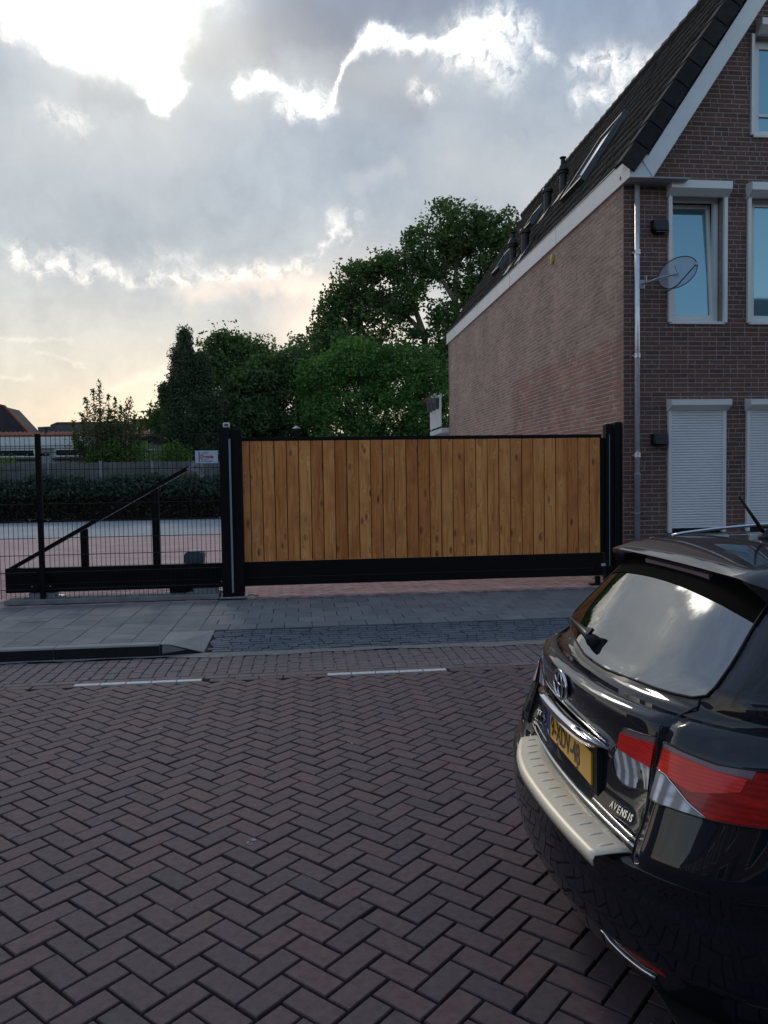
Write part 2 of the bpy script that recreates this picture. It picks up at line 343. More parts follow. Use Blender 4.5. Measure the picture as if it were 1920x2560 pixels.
# wood: long grain, knots and per-board tint
def wood():
    m = bpy.data.materials.new('larch_board'); m.use_nodes = True; nt = m.node_tree; E = Nd(nt); b = nt.nodes['Principled BSDF']
    tcn = nt.nodes.new('ShaderNodeTexCoord').outputs['Object']; oi = nt.nodes.new('ShaderNodeObjectInfo').outputs['Random']
    cb = nt.nodes.new('ShaderNodeCombineXYZ'); nt.links.new(E.m('MULTIPLY', oi, 37.0), cb.inputs[0]); nt.links.new(E.m('MULTIPLY', oi, 91.0), cb.inputs[2])
    v = E.v('ADD', tcn, cb.outputs[0])
    vo = nt.nodes.new('ShaderNodeTexVoronoi'); vo.inputs['Scale'].default_value = 1.0; nt.links.new(E.v('MULTIPLY', v, (8.5, 0, 3.1)), vo.inputs['Vector'])
    kd = vo.outputs['Distance']; kn = E.mapr(kd, .05, .26, 1, 0)
    halo = E.mapr(kd, .05, .5, 1, 0)
    warp = E.v('ADD', v, E.v('SCALE', (1.0, 0, 0.35), None, E.m('MULTIPLY', halo, .07)))
    g1 = E.noise(E.v('MULTIPLY', warp, (26, 26, 1.3)), 1, 5, .6, dist=.6)
    wv = nt.nodes.new('ShaderNodeTexWave'); wv.bands_direction = 'X'; wv.inputs['Scale'].default_value = 1.0; wv.inputs['Distortion'].default_value = 7.0; wv.inputs['Detail'].default_value = 3; wv.inputs['Detail Scale'].default_value = .6
    nt.links.new(E.v('MULTIPLY', warp, (17, 1, .55)), wv.inputs['Vector'])
    g2 = E.noise(E.v('MULTIPLY', v, (3, 3, 2.2)), 1, 3, .5)
    c = E.ramp(g1, [(.3, (.50, .155, .040)), (.5, (.86, .335, .100)), (.72, (.97, .49, .18))])
    c = E.mix(E.m('MULTIPLY', wv.outputs[0], .5), c, (.56, .185, .050))
    c = E.mix(E.mapr(g2, .45, .72, 0, .6), c, (.50, .16, .045))
    c = E.mix(E.m('MULTIPLY', halo, .22), c, (.72, .40, .17))
    pick = E.mapr(E.noise(E.v('MULTIPLY', v, (8.5, 0, 3.1)), .45, 1, .5), .42, .50)
    c = E.mix(E.m('MULTIPLY', E.m('MULTIPLY', kn, pick), .9), c, (.17, .06, .022))
    tint = E.ramp(oi, [(0, (.80, .66, .55)), (.25, (1.05, 1.02, .98)), (.5, (.86, .76, .66)), (.75, (1.18, 1.22, 1.22)), (1, (.95, .90, .86))])
    c = E.mix(1.0, c, tint, 'MULTIPLY')
    nt.links.new(c, b.inputs['Base Color']); b.inputs['Roughness'].default_value = .72; b.inputs['Specular IOR Level'].default_value = .3
    bp = nt.nodes.new('ShaderNodeBump'); bp.inputs['Strength'].default_value = .25; bp.inputs['Distance'].default_value = .003
    nt.links.new(E.m('ADD', g1, E.m('MULTIPLY', kn, .8)), bp.inputs['Height']); nt.links.new(bp.outputs[0], b.inputs['Normal'])
    return m
M['wood'] = wood()
def glass(name, col, refl, rough=.02, ior=1.9):
    """window glass over a dim room: dark body with a strong surface reflection"""
    m = bpy.data.materials.new(name); m.use_nodes = True; b = m.node_tree.nodes['Principled BSDF']
    b.inputs['Base Color'].default_value = (*col, 1); b.inputs['Roughness'].default_value = rough; b.inputs['IOR'].default_value = ior
    b.inputs['Metallic'].default_value = refl; return m
M['pane'] = glass('pane', (.19, .34, .40), .55, .03); M['pane_dark'] = glass('pane_dark', (.015, .017, .02), 0., .05, 1.5)
M['car_glass'] = glass('car_glass', (.006, .007, .008), 0., .012, 3.4)
M['side_glass'] = glass('side_glass', (.004, .005, .006), 0., .02, 1.6)
M['skylight'] = glass('skylight', (.3, .33, .36), .25, .05)
def leafmat(name, dark, light, transl=.45):
    m = bpy.data.materials.new(name); m.use_nodes = True; nt = m.node_tree; nt.nodes.clear(); E = Nd(nt)
    at = nt.nodes.new('ShaderNodeAttribute'); at.attribute_name = 'tone'; c = E.ramp(at.outputs['Fac'], [(0, dark), (1, light)])
    d = nt.nodes.new('ShaderNodeBsdfDiffuse'); t = nt.nodes.new('ShaderNodeBsdfTranslucent'); g = nt.nodes.new('ShaderNodeBsdfGlossy'); g.inputs['Roughness'].default_value = .45
    g.inputs['Color'].default_value = (.3, .3, .3, 1)
    nt.links.new(c, d.inputs[0]); nt.links.new(E.v('MULTIPLY', c, (1.25, 1.35, .6)), t.inputs[0])
    mx = nt.nodes.new('ShaderNodeMixShader'); mx.inputs[0].default_value = transl; nt.links.new(d.outputs[0], mx.inputs[1]); nt.links.new(t.outputs[0], mx.inputs[2])
    m2 = nt.nodes.new('ShaderNodeMixShader'); m2.inputs[0].default_value = .05; nt.links.new(mx.outputs[0], m2.inputs[1]); nt.links.new(g.outputs[0], m2.inputs[2])
    o = nt.nodes.new('ShaderNodeOutputMaterial'); nt.links.new(m2.outputs[0], o.inputs[0]); return m
M['leaf_conifer'] = leafmat('leaf_conifer', (.040, .064, .038), (.11, .150, .082), .2)
M['leaf_dark'] = leafmat('leaf_dark', (.046, .086, .038), (.14, .225, .080), .40)
M['leaf_mid'] = leafmat('leaf_mid', (.055, .095, .044), (.14, .22, .085), .40)
M['leaf_bright'] = leafmat('leaf_bright', (.055, .125, .038), (.16, .31, .085), .42)
M['leaf_lime'] = leafmat('leaf_lime', (.07, .15, .028), (.17, .30, .055), .45)
M['leaf_sapling'] = leafmat('leaf_sapling', (.06, .08, .038), (.13, .16, .07), .45)
M['leaf_hedge'] = leafmat('leaf_hedge', (.045, .075, .058), (.11, .155, .115), .25)
M['leaf_dry'] = leafmat('leaf_dry', (.030, .028, .018), (.06, .05, .028), .2)

# ------------------------------------------------------------------ pavers and bricks as real pieces
BF = [(0, 1, 5, 4), (1, 2, 6, 5), (2, 3, 7, 6), (3, 0, 4, 7), (4, 5, 9, 8), (5, 6, 10, 9), (6, 7, 11, 10), (7, 4, 8, 11), (8, 9, 10, 11)]
def piece_template(lu, lv, h, d, bv):
    """half sizes lu, lv; top at h, bottom at -d, chamfer bv; local axes u, v, n"""
    return np.array([(sx * lu, sy * lv, -d) for sx, sy in ((-1, -1), (1, -1), (1, 1), (-1, 1))] + [(sx * lu, sy * lv, h - bv) for sx, sy in ((-1, -1), (1, -1), (1, 1), (-1, 1))]
                    + [(sx * (lu - bv), sy * (lv - bv), h) for sx, sy in ((-1, -1), (1, -1), (1, 1), (-1, 1))])
def lay(name, pcs, material, parent, n_ind, key, bv=.004, d=.03, stuff='pavers'):
    """pcs: dicts c (centre), u, v, n (axes), lu, lv, tone. The n_ind first by key are objects of their own, the rest one joined part."""
    order = sorted(range(len(pcs)), key=lambda i: key(pcs[i])); ind = order[:n_ind]; rest = order[n_ind:]
    cache = {}
    for i in ind:
        p = pcs[i]; k = (round(p['lu'], 3), round(p['lv'], 3), round(p['tone'] * 11))
        me = cache.get(k)
        if me is None:
            tv = piece_template(p['lu'], p['lv'], 0, d, bv); me = mesh(name, tv, BF, material, [p['tone']] * 12); cache[k] = me
        c = p['c']; mw = Matrix(((p['u'][0], p['v'][0], p['n'][0], c[0]), (p['u'][1], p['v'][1], p['n'][1], c[1]), (p['u'][2], p['v'][2], p['n'][2], c[2]), (0, 0, 0, 1)))
        put(bpy.data.objects.new(name, me), parent, mw)
    if rest:
        V = []; F = []; T = []
        for j, i in enumerate(rest):
            p = pcs[i]; tv = piece_template(p['lu'], p['lv'], 0, d, bv)
            A = np.array([p['u'], p['v'], p['n']]); V.append(tv @ A + np.array(p['c'])); F += [tuple(12 * j + q for q in f) for f in BF]; T += [p['tone']] * 12
        me = mesh(stuff, np.concatenate(V), F, material, T)
        put(bpy.data.objects.new(stuff, me), parent, None, kind='stuff')
def tilt(nrm_amp=.006):
    n = Vector((random.gauss(0, nrm_amp), random.gauss(0, nrm_amp), 1)).normalized(); return n
def flat_piece(cx, cy, z, ang, lu, lv, tone, amp=.006, jz=.0012, ja=.006):
    n = tilt(amp); a = ang + random.gauss(0, ja); u = Vector((math.cos(a), math.sin(a), 0)); u = (u - n * u.dot(n)).normalized(); v = n.cross(u)
    return dict(c=(cx + random.gauss(0, .001), cy + random.gauss(0, .001), z + random.gauss(0, jz)), u=tuple(u), v=tuple(v), n=tuple(n), lu=lu, lv=lv, tone=tone)
def sheet(name, x0, x1, y0, y1, z, material, label=None, thick=.0, parent=None, **k):
    b = MB(); b.quad((x0, y0, z), (x1, y0, z), (x1, y1, z), (x0, y1, z)); return obj(name, b, material, parent, label=label, **k)

# ================================================================== ground, road and pavements
def S_(o_label, name, x0, x1, y0, y1, z, m): return sheet(name, x0, x1, y0, y1, z, m, o_label, kind='structure')
S_('bare dark ground stretching to the horizon', 'ground', -900, 900, -700, 1100, -.06, M['ground'])
CX = 0.0
def cells_herring(x0, x1, y0, y1, L, ox, oy, z, keep, tonef, gap=.007):
    """45 degree herringbone: bricks 2w x w, rows pointing along +Y"""
    w = L / 2; s = math.sqrt(.5); ex = (s, s); ey = (-s, s); out = []
    N = int((max(abs(x0), abs(x1)) + max(abs(y0), abs(y1))) / w) + 6
    lo = int(((y0 - oy) * s - max(abs(x0 - ox), abs(x1 - ox)) * s) / w) - 3; hi = int(((y1 - oy) * s + max(abs(x0 - ox), abs(x1 - ox)) * s) / w) + 3
    for i in range(lo, hi):
        for j in range(lo, hi):
            dd = (i - j) % 4
            if dd == 0: a, b, ang = i + 1, j + .5, R(45)
            elif dd == 3: a, b, ang = i + .5, j + 1, R(135)
            else: continue
            cx = ox + (a * ex[0] + b * ey[0]) * w; cy = oy + (a * ex[1] + b * ey[1]) * w
            if x0 <= cx <= x1 and y0 <= cy <= y1 and keep(cx, cy):
                out.append(flat_piece(cx, cy, z, ang, L / 2 - gap / 2, w / 2 - gap / 2, tonef(cx, cy)))
    return out
def t_rnd(cx, cy): return min(1, max(0, random.betavariate(2, 2.4) * .9 + (.15 if random.random() < .06 else 0)))
# --- road: purple-brown clinkers in herringbone
road = sheet('road', -40, 40, -9.5, 6.79, -.016, M['joint_sand'], 'purple brown brick road laid in herringbone', kind='structure')
# a V brick has its centre at lattice (.5, 1)+(3,0); the photographed one lies near (0.0, 3.04)
_w = .105; _s = math.sqrt(.5); _a, _b = 3.5, 1.0
ox = 0.012 - (_a * _s - _b * _s) * _w; oy = 3.040 - (_a * _s + _b * _s) * _w
pcs = cells_herring(-9, 7.5, -1.5, 6.70, .21, ox, oy, 0, lambda x, y: y < 6.63 and abs(x) < 4.5 + max(0, y) * .75, t_rnd, gap=.0105)
lay('brick', pcs, M['road_brick'], road, 300, lambda p: math.hypot(p['c'][0] * .9, p['c'][1]) if p['c'][1] > 1.2 + 0 and abs(p['c'][0]) < p['c'][1] * .62 and not (p['c'][0] > .9 and p['c'][1] < 3.6) else 99, bv=.0035, d=.05, stuff='bricks')
# stretcher course beside the marking and dashed white marking blocks
row = []
x = -9.0
while x < 8:
    seg = (-2.05 < x < -.99) or (.10 < x < 1.14)
    if not seg: row.append(flat_piece(x + .105, 6.675, 0, 0, .101, .048, t_rnd(0, 0)))
    x += .21
lay('brick', row, M['road_brick'], road, 0, lambda p: 0, stuff='border_bricks')
for x0 in (-1.935, .205):
    lab = 'white dashes painted on five kerb-side road bricks, %s dash' % ('left hand' if x0 < 0 else 'right hand')
    mk = put(bpy.data.objects.new('road_marking', None), None, Matrix.Translation((x0, 6.69, 0)), kind='structure', label=lab)
    for k in range(5):
        b = MB(); b.bbox((x0 + k * .2125, 6.653, -.03), (x0 + k * .2125 + .206, 6.722, .0035), .003); obj('white_block', b, M['paint_white'], mk)
# second stretcher course
row = [flat_piece(-9 + .21 * i + .05, 6.782, 0, 0, .1025, .048, t_rnd(0, 0)) for i in range(80)]
lay('brick', row, M['strip_brick'], road, 0, lambda p: 0, stuff='border_bricks')
# --- parking strip of small square setts in columns with pale open joints
strip = sheet('parking_strip', -40, 40, 6.79, 7.60, -.012, M['mortar_dust'], 'strip of small red brown setts between road and kerb', kind='structure')
pcs = []
for i in range(-80, 75):
    x = i * .1075 + .02; y = 6.838; 
    while y < 7.56:
        l = random.choice((.094, .1, .105, .105, .115, .205) if random.random() < .35 else (.1, .105, .11))
        if y + l > 7.60: l = 7.60 - y
        if l > .04: pcs.append(flat_piece(x + random.gauss(0, .003), y + l / 2, .001, 0, .0475, l / 2 - .003, min(1, random.betavariate(2, 2) * .8 + max(0, (y - 7.3)) * .6), ja=.012))
        y += l
lay('sett', pcs, M['strip_brick'], strip, 300, lambda p: abs(p['c'][0] + .2) + (0 if abs(p['c'][0]) < 2.5 else 5), stuff='setts')
gut = MB(); pts = []
xs = [-12 + .11 * i for i in range(230)]
for a, b in zip(xs, xs[1:]):
    def ed(x): return 7.575 + .045 * math.sin(x * 2.1) * math.sin(x * .7 + 1) + .02 * math.sin(x * 9.3) - (.03 if x > -1.3 else -.05)
    gut.quad((a, ed(a), .0045), (b, ed(b), .0045), (b, 7.735, .0045), (a, 7.735, .0045))
obj('gutter', gut, M['mortar_dust'], None, label='pale cement gutter smeared along the foot of the kerb', kind='structure')
# --- kerb
kerb = put(bpy.data.objects.new('kerb', None), None, Matrix.Translation((-1.4, 7.7, 0)), label='grey concrete kerb with its shaded face coloured black, left of the driveway', kind='structure')
x = -1.405
while x > -12:
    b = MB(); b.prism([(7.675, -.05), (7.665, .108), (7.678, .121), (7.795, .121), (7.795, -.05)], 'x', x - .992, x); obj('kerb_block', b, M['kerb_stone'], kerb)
    b = MB(); b.prism([(7.6735, -.02), (7.6625, .104), (7.6595, .104), (7.6705, -.02)], 'x', x - .990, x - .002); obj('kerb_shade', b, M['kerb_shade'], kerb)  # thin dark sheet carrying the shade of the kerb's street side
    x -= 1.0
# sloping end block of the driveway
b = MB(); V = [(-1.40, 7.665, .0), (-.985, 7.735, .0), (-.935, 8.285, .0), (-1.40, 8.285, .0), (-1.40, 7.670, .119), (-1.30, 7.672, .112), (-.99, 7.737, .012), (-.935, 8.28, .121), (-1.40, 8.28, .121)]
b.add(V, [(4, 5, 7, 8), (5, 6, 7), (0, 1, 6, 5), (0, 5, 4), (1, 2, 7, 6), (2, 3, 8, 7), (3, 0, 4, 8)])
obj('kerb_end_block', b, M['kerb_stone'], kerb)
b = MB(); b.add([(-1.40, 7.6615, 0), (-1.40, 7.6665, .115), (-1.30, 7.6685, .109), (-.992, 7.7325, .006), (-.985, 7.7305, 0)], [(0, 4, 3, 2, 1)]); obj('kerb_end_shade', b, M['kerb_shade'], kerb)
# --- driveway ramp: bricks on edge
ramp = put(bpy.data.objects.new('driveway_ramp', None), None, Matrix.Translation((2, 8, 0)), label='sloping blue grey cobbled driveway ramp in front of the gate', kind='structure')
b = MB(); b.add([(-.985, 7.70, -.01), (9, 7.66, -.01), (9, 8.27, .105), (-.94, 8.27, .105)], [(0, 1, 2, 3)]); obj('ramp_bed', b, M['joint_sand'], ramp)
sl = math.atan2(.113, .56); pcs = []
r = 0; y = 7.745
while y < 8.26:
    x = -.965 + random.uniform(0, .06)
    while x < 8.5:
        L = random.choice((.2, .2, .21, .1)); z = .012 + (y - 7.73) * .2 + random.gauss(0, .0022); n = Vector((random.gauss(0, .02), -math.sin(sl), math.cos(sl))).normalized(); u = Vector((1, random.gauss(0, .012), 0)); u = (u - n * u.dot(n)).normalized(); v = n.cross(u)
        pcs.append(dict(c=(x + L / 2, y, z), u=tuple(u), v=tuple(v), n=tuple(n), lu=L / 2 - .003, lv=.0235, tone=min(1, max(0, random.betavariate(2, 2) * .8 - (.3 if y > 8.08 else 0)))))
        x += L
    y += .0535
lay('cobble', pcs, M['ramp_brick'], ramp, 300, lambda p: abs(p['c'][0] - .8), bv=.006, stuff='cobbles')
# --- sidewalk slabs
walk = put(bpy.data.objects.new('pavement', None), None, Matrix.Translation((0, 9, 0)), label='grey concrete slab pavement between kerb and gate', kind='structure')
b = MB(); b.box((-14, 7.795, -.05), (-1.403, 10.42, .107)); b.box((-1.402, 8.287, -.05), (12, 10.42, .107)); obj('slab_bed', b, M['slab_joint'], walk)
pcs = []
def slab(cx, cy, lx, ly):
    t = min(1, max(0, random.betavariate(2, 2)));
    if cy > 10.0 and random.random() < .5: t = random.choice((.93, .9, .2))
    pcs.append(flat_piece(cx, cy, .1215, 0, lx / 2 - .003, ly / 2 - .003, t, amp=.003, ja=.003))
col = 0; x = -1.10
while x > -9:
    y = 7.80 if col % 2 else 7.80 - .15
    while y < 10.28:
        a = max(y, 7.80); e = min(y + .30, 10.30)
        if col == 0 and e < 8.28: y += .30; continue
        if col == 0: a = max(a, 8.29)
        if e - a > .04: slab(x - .1515, (a + e) / 2, .303, e - a)
        y += .30
    x -= .303; col += 1
y = 8.29; rowi = 0
while y < 10.05:
    x = -1.10 + (0 if rowi % 2 else -.0) 
    first = .15 if rowi % 2 else .30
    h = .303
    while x < 9:
        slab(x + first / 2, y + h / 2, first, h); x += first; first = .30
    y += h; rowi += 1
x = -1.10
while x < 9: slab(x + .15, y + (10.28 - y) / 2, .30, 10.28 - y); x += .30
lay('slab', pcs, M['slab'], walk, 300, lambda p: abs(p['c'][0] - .3), bv=.004, stuff='slabs')
# edge course of red bricks by the gate
ec = [flat_piece(-9 + .21 * i, 10.345, .1225, 0, .101, .048, random.random()) for i in range(38)]
lay('brick', ec, M['lot_brick'], walk, 0, lambda p: 0, stuff='edge_bricks')
# --- yard behind the gate
lot = sheet('parking_yard', -60, 60, 10.42, 34.5, .104, M['lot_grey'], 'open yard of pink brick and pale grey paving behind the gate', kind='structure')
sheet('pink_paving', -60, 60, 14.4, 22.7, .1215, M['lot_far'], parent=lot)
sheet('sand_bed', -9.5, 12, 10.40, 14.4, .1075, M['mortar_dust'], parent=lot)
pcs = cells_herring(-7, 5.2, 10.42, 14.4, .21, .03, 10.5, .1215, lambda x, y: not (x < -.6 and y < 10.75) and not (x > 4.5), lambda x, y: random.betavariate(2, 2), gap=.006)
lay('brick', pcs, M['lot_brick'], lot, 300, lambda p: abs(p['c'][0] - 1.7) * .35 + p['c'][1] if p['c'][0] > -.75 else 99, stuff='paving_bricks')
sheet('pink_paving_side', -60, -7, 10.8, 14.4, .1210, M['lot_far'], parent=lot)
for k in range(-8, 6):
    b = MB(); x0 = -6.5 + k * 2.6; b.quad((x0, 24.2, .1085), (x0 + .09, 24.2, .1085), (x0 + 2.6 + .09, 29.0, .1085), (x0 + 2.6, 29.0, .1085)); obj('bay_line', b, M['line_paint'], lot)

# pale grit and a few droppings lying on the road
b = MB()
for i in range(420):
    y = 1.4 + 5.2 * random.random() ** 1.3; x = random.uniform(-.62, .5) * y; r_ = random.choice((.0018, .0022, .003)); c_ = Vector((x, y, .0035)); a0 = random.random() * 6
    b.add([c_ + Vector((r_ * math.cos(a0 + k * 1.57), r_ * math.sin(a0 + k * 1.57), 0)) for k in range(4)] + [c_ + Vector((0, 0, .0022))], [(0, 1, 4), (1, 2, 4), (2, 3, 4), (3, 0, 4)])
for x, y, r_ in ((-.26, 3.62, .024), (-1.62, 4.05, .02), (-1.35, 3.35, .014), (-1.9, 3.55, .018), (.30, 4.9, .015), (-2.1, 2.9, .016), (-1.0, 5.4, .02)):
    for q in range(3):
        cx_, cy_ = x + random.gauss(0, r_ * .5), y + random.gauss(0, r_ * .5); n = 9; rr = [r_ * random.uniform(.35, 1) * (1 if q == 0 else .5) for _ in range(n)]
        b.quad(*[(cx_ + rr[k] * math.cos(k * 6.283 / n), cy_ + .8 * rr[k] * math.sin(k * 6.283 / n), .0042 + q * .0004) for k in range(n)])
obj('grit', b, M['mark_grey'], None, label='pale grit and small droppings scattered over the brick road', kind='stuff')

# ================================================================== the brick house
WX, FY, RY, HW = 4.571, 10.5, 23.25, 4.86          # side wall x, front y, rear y, width
EZ, RIDGE = 5.90, (WX + HW / 2 + .0, 9.68)
house = thing('brick_house', (WX, FY, 0), 'red brown brick house with a steep dark tiled roof and white window surrounds', 'house')
CO_ = .0652
win_open = [(5.262, 6.045, 3.852, 5.64), (6.445, 7.23, 3.852, 5.64), (6.50, 7.55, 6.478, 7.86), (5.262, 6.045, .845, 2.66), (6.445, 7.23, .845, 2.66)]
def roof_z(x): return EZ + (x - 4.47) * (RIDGE[1] - EZ) / (RIDGE[0] - 4.47) if x < RIDGE[0] else RIDGE[1] - (x - RIDGE[0]) * (RIDGE[1] - EZ) / (WX + HW + .1 - RIDGE[0])
# mortar body: an extruded gable with window recesses cut as separate strips of wall
def wall_body():
    b = MB(); m = .0015
    xs = sorted({WX + m, WX + HW} | {v for w in win_open for v in w[:2]})
    for xa, xb in zip(xs, xs[1:]):
        zs = sorted({0., 3.3} | {v for w in win_open for v in w[2:4] if w[0] <= xa + 1e-4 and w[1] >= xb - 1e-4})
        za = [0.]
        for w in sorted([w for w in win_open if w[0] <= xa + 1e-4 and w[1] >= xb - 1e-4], key=lambda w: w[2]): za += [w[2], w[3]]
        za.append(None)
        for z0, z1 in zip(za[0::2], za[1::2]):
            pts = [(xa, z0), (xb, z0)]
            if z1 is None:
                if xa < RIDGE[0] < xb: pts += [(xb, roof_z(xb) - .12), (RIDGE[0], RIDGE[1] - .12), (xa, roof_z(xa) - .12)]
                else: pts += [(xb, roof_z(xb) - .12), (xa, roof_z(xa) - .12)]
            else: pts += [(xb, z1), (xa, z1)]
            b.prism(pts, 'y', FY + m, FY + .24)
    return b
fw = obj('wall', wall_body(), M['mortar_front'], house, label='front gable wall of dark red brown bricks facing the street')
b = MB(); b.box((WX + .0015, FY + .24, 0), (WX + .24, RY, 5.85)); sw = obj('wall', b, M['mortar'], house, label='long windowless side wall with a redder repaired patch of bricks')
b = MB(); b.prism([(WX, 0), (WX + HW, 0), (WX + HW, 5.8), (RIDGE[0], RIDGE[1] - .12), (WX, 5.8)], 'y', RY - .2, RY); b.box((WX + HW - .2, FY + .24, 0), (WX + HW, RY - .2, 5.8)); obj('rear_wall', b, M['far_brick'], house)
def subtract(iv, cuts):
    for a, b_ in cuts:
        nv = []
        for s_, e_ in iv:
            if b_ <= s_ or a >= e_: nv.append((s_, e_)); continue
            if a > s_: nv.append((s_, a))
            if b_ < e_: nv.append((b_, e_))
        iv = nv
    return iv
def courses(front):
    out = []; z = .0; k = 0
    while z < RIDGE[1]:
        zc = z + CO_ / 2
        if front:
            if zc < 5.8: lo, hi = WX, WX + HW
            else:
                f = (zc + .14 - EZ) / (RIDGE[1] - EZ); lo = 4.47 + f * (RIDGE[0] - 4.47); hi = 2 * RIDGE[0] - lo
            iv = [(lo, hi)] if hi - lo > .1 else []
            iv = subtract(iv, [(w[0], w[1]) for w in win_open if w[2] < zc < w[3]])
            iv = [(s_, min(e_, 9.43)) for s_, e_ in iv if s_ < 9.43]
        else:
            iv = [(FY, RY)] if zc < 5.86 else []
        for s_, e_ in iv:
            x = s_ - random.choice((0, .05, .11, .16)) if s_ not in (WX, FY) else s_
            if s_ in (WX, FY) and k % 2: x = s_ - .11
            while x < e_ - .012:
                L = random.choice((.2135, .2135, .2135, .107)); a = max(x, s_); e2 = min(x + L - .0115, e_)
                if e2 - a > .02:
                    t = random.betavariate(1.6, 1.8) * .46
                    if not front and zc < 3.69 - (0.06 * math.sin((a) * 3) if a > 15.9 else 0) and a < 16.15 + (.1 if k % 2 else 0): t = .55 + random.random() * .45 if random.random() < .85 else t
                    n = Vector((0, -1, 0)) if front else Vector((-1, 0, 0)); up = Vector((random.gauss(0, .004), random.gauss(0, .004), 1)).normalized()
                    n = (n + Vector((random.gauss(0, .008), random.gauss(0, .008), 0))).normalized(); u = up.cross(n).normalized(); v = n.cross(u)
                    pr = random.gauss(0, .0008) + .0
                    cc = ((a + e2) / 2, FY - pr - .002, zc) if front else (WX - pr - .002, (a + e2) / 2, zc)
                    out.append(dict(c=cc, u=tuple(u), v=tuple(v), n=tuple(n), lu=(e2 - a) / 2, lv=.0265, tone=t))
                x += L
        z += CO_; k += 1
    return out
def near(p):
    x, y, z = p['c']; return math.hypot(x, y, z - 1.7) + (40 if (z < .9 or x > 6.65 or (x > 5.2 and z < 1.3)) else 0)
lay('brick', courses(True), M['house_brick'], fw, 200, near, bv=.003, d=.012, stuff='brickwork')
lay('brick', courses(False), M['house_brick_lit'], sw, 100, lambda p: abs(p['c'][1] - 10.5) + (40 if p['c'][2] < 2.5 else 0), bv=.003, d=.012, stuff='brickwork')
# --- roof
PITCH = math.atan2(RIDGE[1] - EZ, RIDGE[0] - 4.47); SL = math.hypot(RIDGE[1] - EZ, RIDGE[0] - 4.47)
b = MB()
ys = (10.20, RY + .12)
E0 = (4.58, EZ + .08); E1 = (2 * RIDGE[0] - 4.58, EZ + .08)
b.prism([(E0[0], E0[1]), (RIDGE[0], RIDGE[1] - .06), (E1[0], E1[1]), (E1[0] - .1, E1[1] - .12), (RIDGE[0], RIDGE[1] - .22), (E0[0] + .1, E0[1] - .12)], 'y', ys[0] + .02, ys[1])
roof = obj('roof', b, M['dark_roof'], house, label='steep roof of dark concrete tiles')
def tile_mesh(tone):
    n = 8; vs = []; fs = []; W_, L_ = .305, .345
    for j, (s_, h) in enumerate(((0, .030), (0, .046), (L_ + .02, .022))):
        for i in range(n + 1):
            t = i / n; z = h + .016 * math.cos(t * 2 * math.pi * 2) * (1 if j else 0.0)
            vs.append((t * W_, s_, z if j else 0.0))
    for j in range(2):
        for i in range(n): a = j * (n + 1) + i; fs.append((a, a + 1, a + n + 2, a + n + 1))
    return vs, fs
TS = Matrix(((0, math.cos(PITCH), -math.sin(PITCH), 0), (1, 0, 0, 0), (0, math.sin(PITCH), math.cos(PITCH), 0), (0, 0, 0, 1)))   # local x -> world y, local y -> up the slope
tiles = []
nr = int(SL / .335); pitchy = SL / nr
for r_ in range(nr):
    for c_ in range(43):
        y = ys[0] + .20 + c_ * .2995
        if y > RY - .1: continue
        p = Vector((4.47, 0, EZ)) + Vector((math.cos(PITCH), 0, math.sin(PITCH))) * (r_ * pitchy + .20)
        mw = Matrix.Translation((p.x, y, p.z)) @ TS @ Matrix.Rotation(random.gauss(0, .006), 4, 'Z') @ Matrix.Translation((0, 0, random.gauss(.0, .0025) - .02))
        tiles.append((math.hypot(p.x, y, p.z), mw, random.random()))
tiles.sort(key=lambda t: t[0]); tv, tf = tile_mesh(0)
tms = [mesh('roof_tile', tv, tf, M['roof_tile'], [k / 7] * len(tv), True) for k in range(8)]
for d_, mw, t in tiles[:300]: put(bpy.data.objects.new('roof_tile', tms[int(t * 7.99)]), roof, mw)
V = []; F = []; T = []
for d_, mw, t in tiles[300:]:
    n0 = len(V); V += [mw @ Vector(v) for v in tv]; F += [tuple(i + n0 for i in f) for f in tf]; T += [t] * len(tv)
put(bpy.data.objects.new('roof_tiles', mesh('roof_tiles', V, F, M['roof_tile'], T, True)), roof, None, kind='stuff')
b = MB()
for i in range(40):
    y = ys[0] + i * .33; b.tube([(RIDGE[0], y, RIDGE[1] + .0), (RIDGE[0], y + .34, RIDGE[1] + .012)], [.10, .115], 8)
obj('ridge_tiles', b, M['roof_tile'], roof)
# verge tiles stepping up the front edge
vt = MB(); Lv = .36
for i in range(int(SL / .335) + 1):
    mw = Matrix.Translation((4.47, ys[0] - .0, EZ)) @ TS
    b = MB(); s0 = i * .336 - .02
    b.prism([(-.045, -.165), (-.045, .060), (-.03, .072), (.20, .072), (.20, .03), (-.01, .03), (-.01, -.165)], 'y', s0, s0 + .352)
    # thicker lower end shows as a step
    b2 = MB(); b2.tone = random.random()
    vs = [(v[0], v[1], v[2] + (.016 if v[1] < s0 + .1 else 0)) for v in b.v]; b2.add(vs, b.f)
    if s0 + .35 < SL + .1: obj('verge_tile', b2, M['roof_tile'], roof, mw=mw)
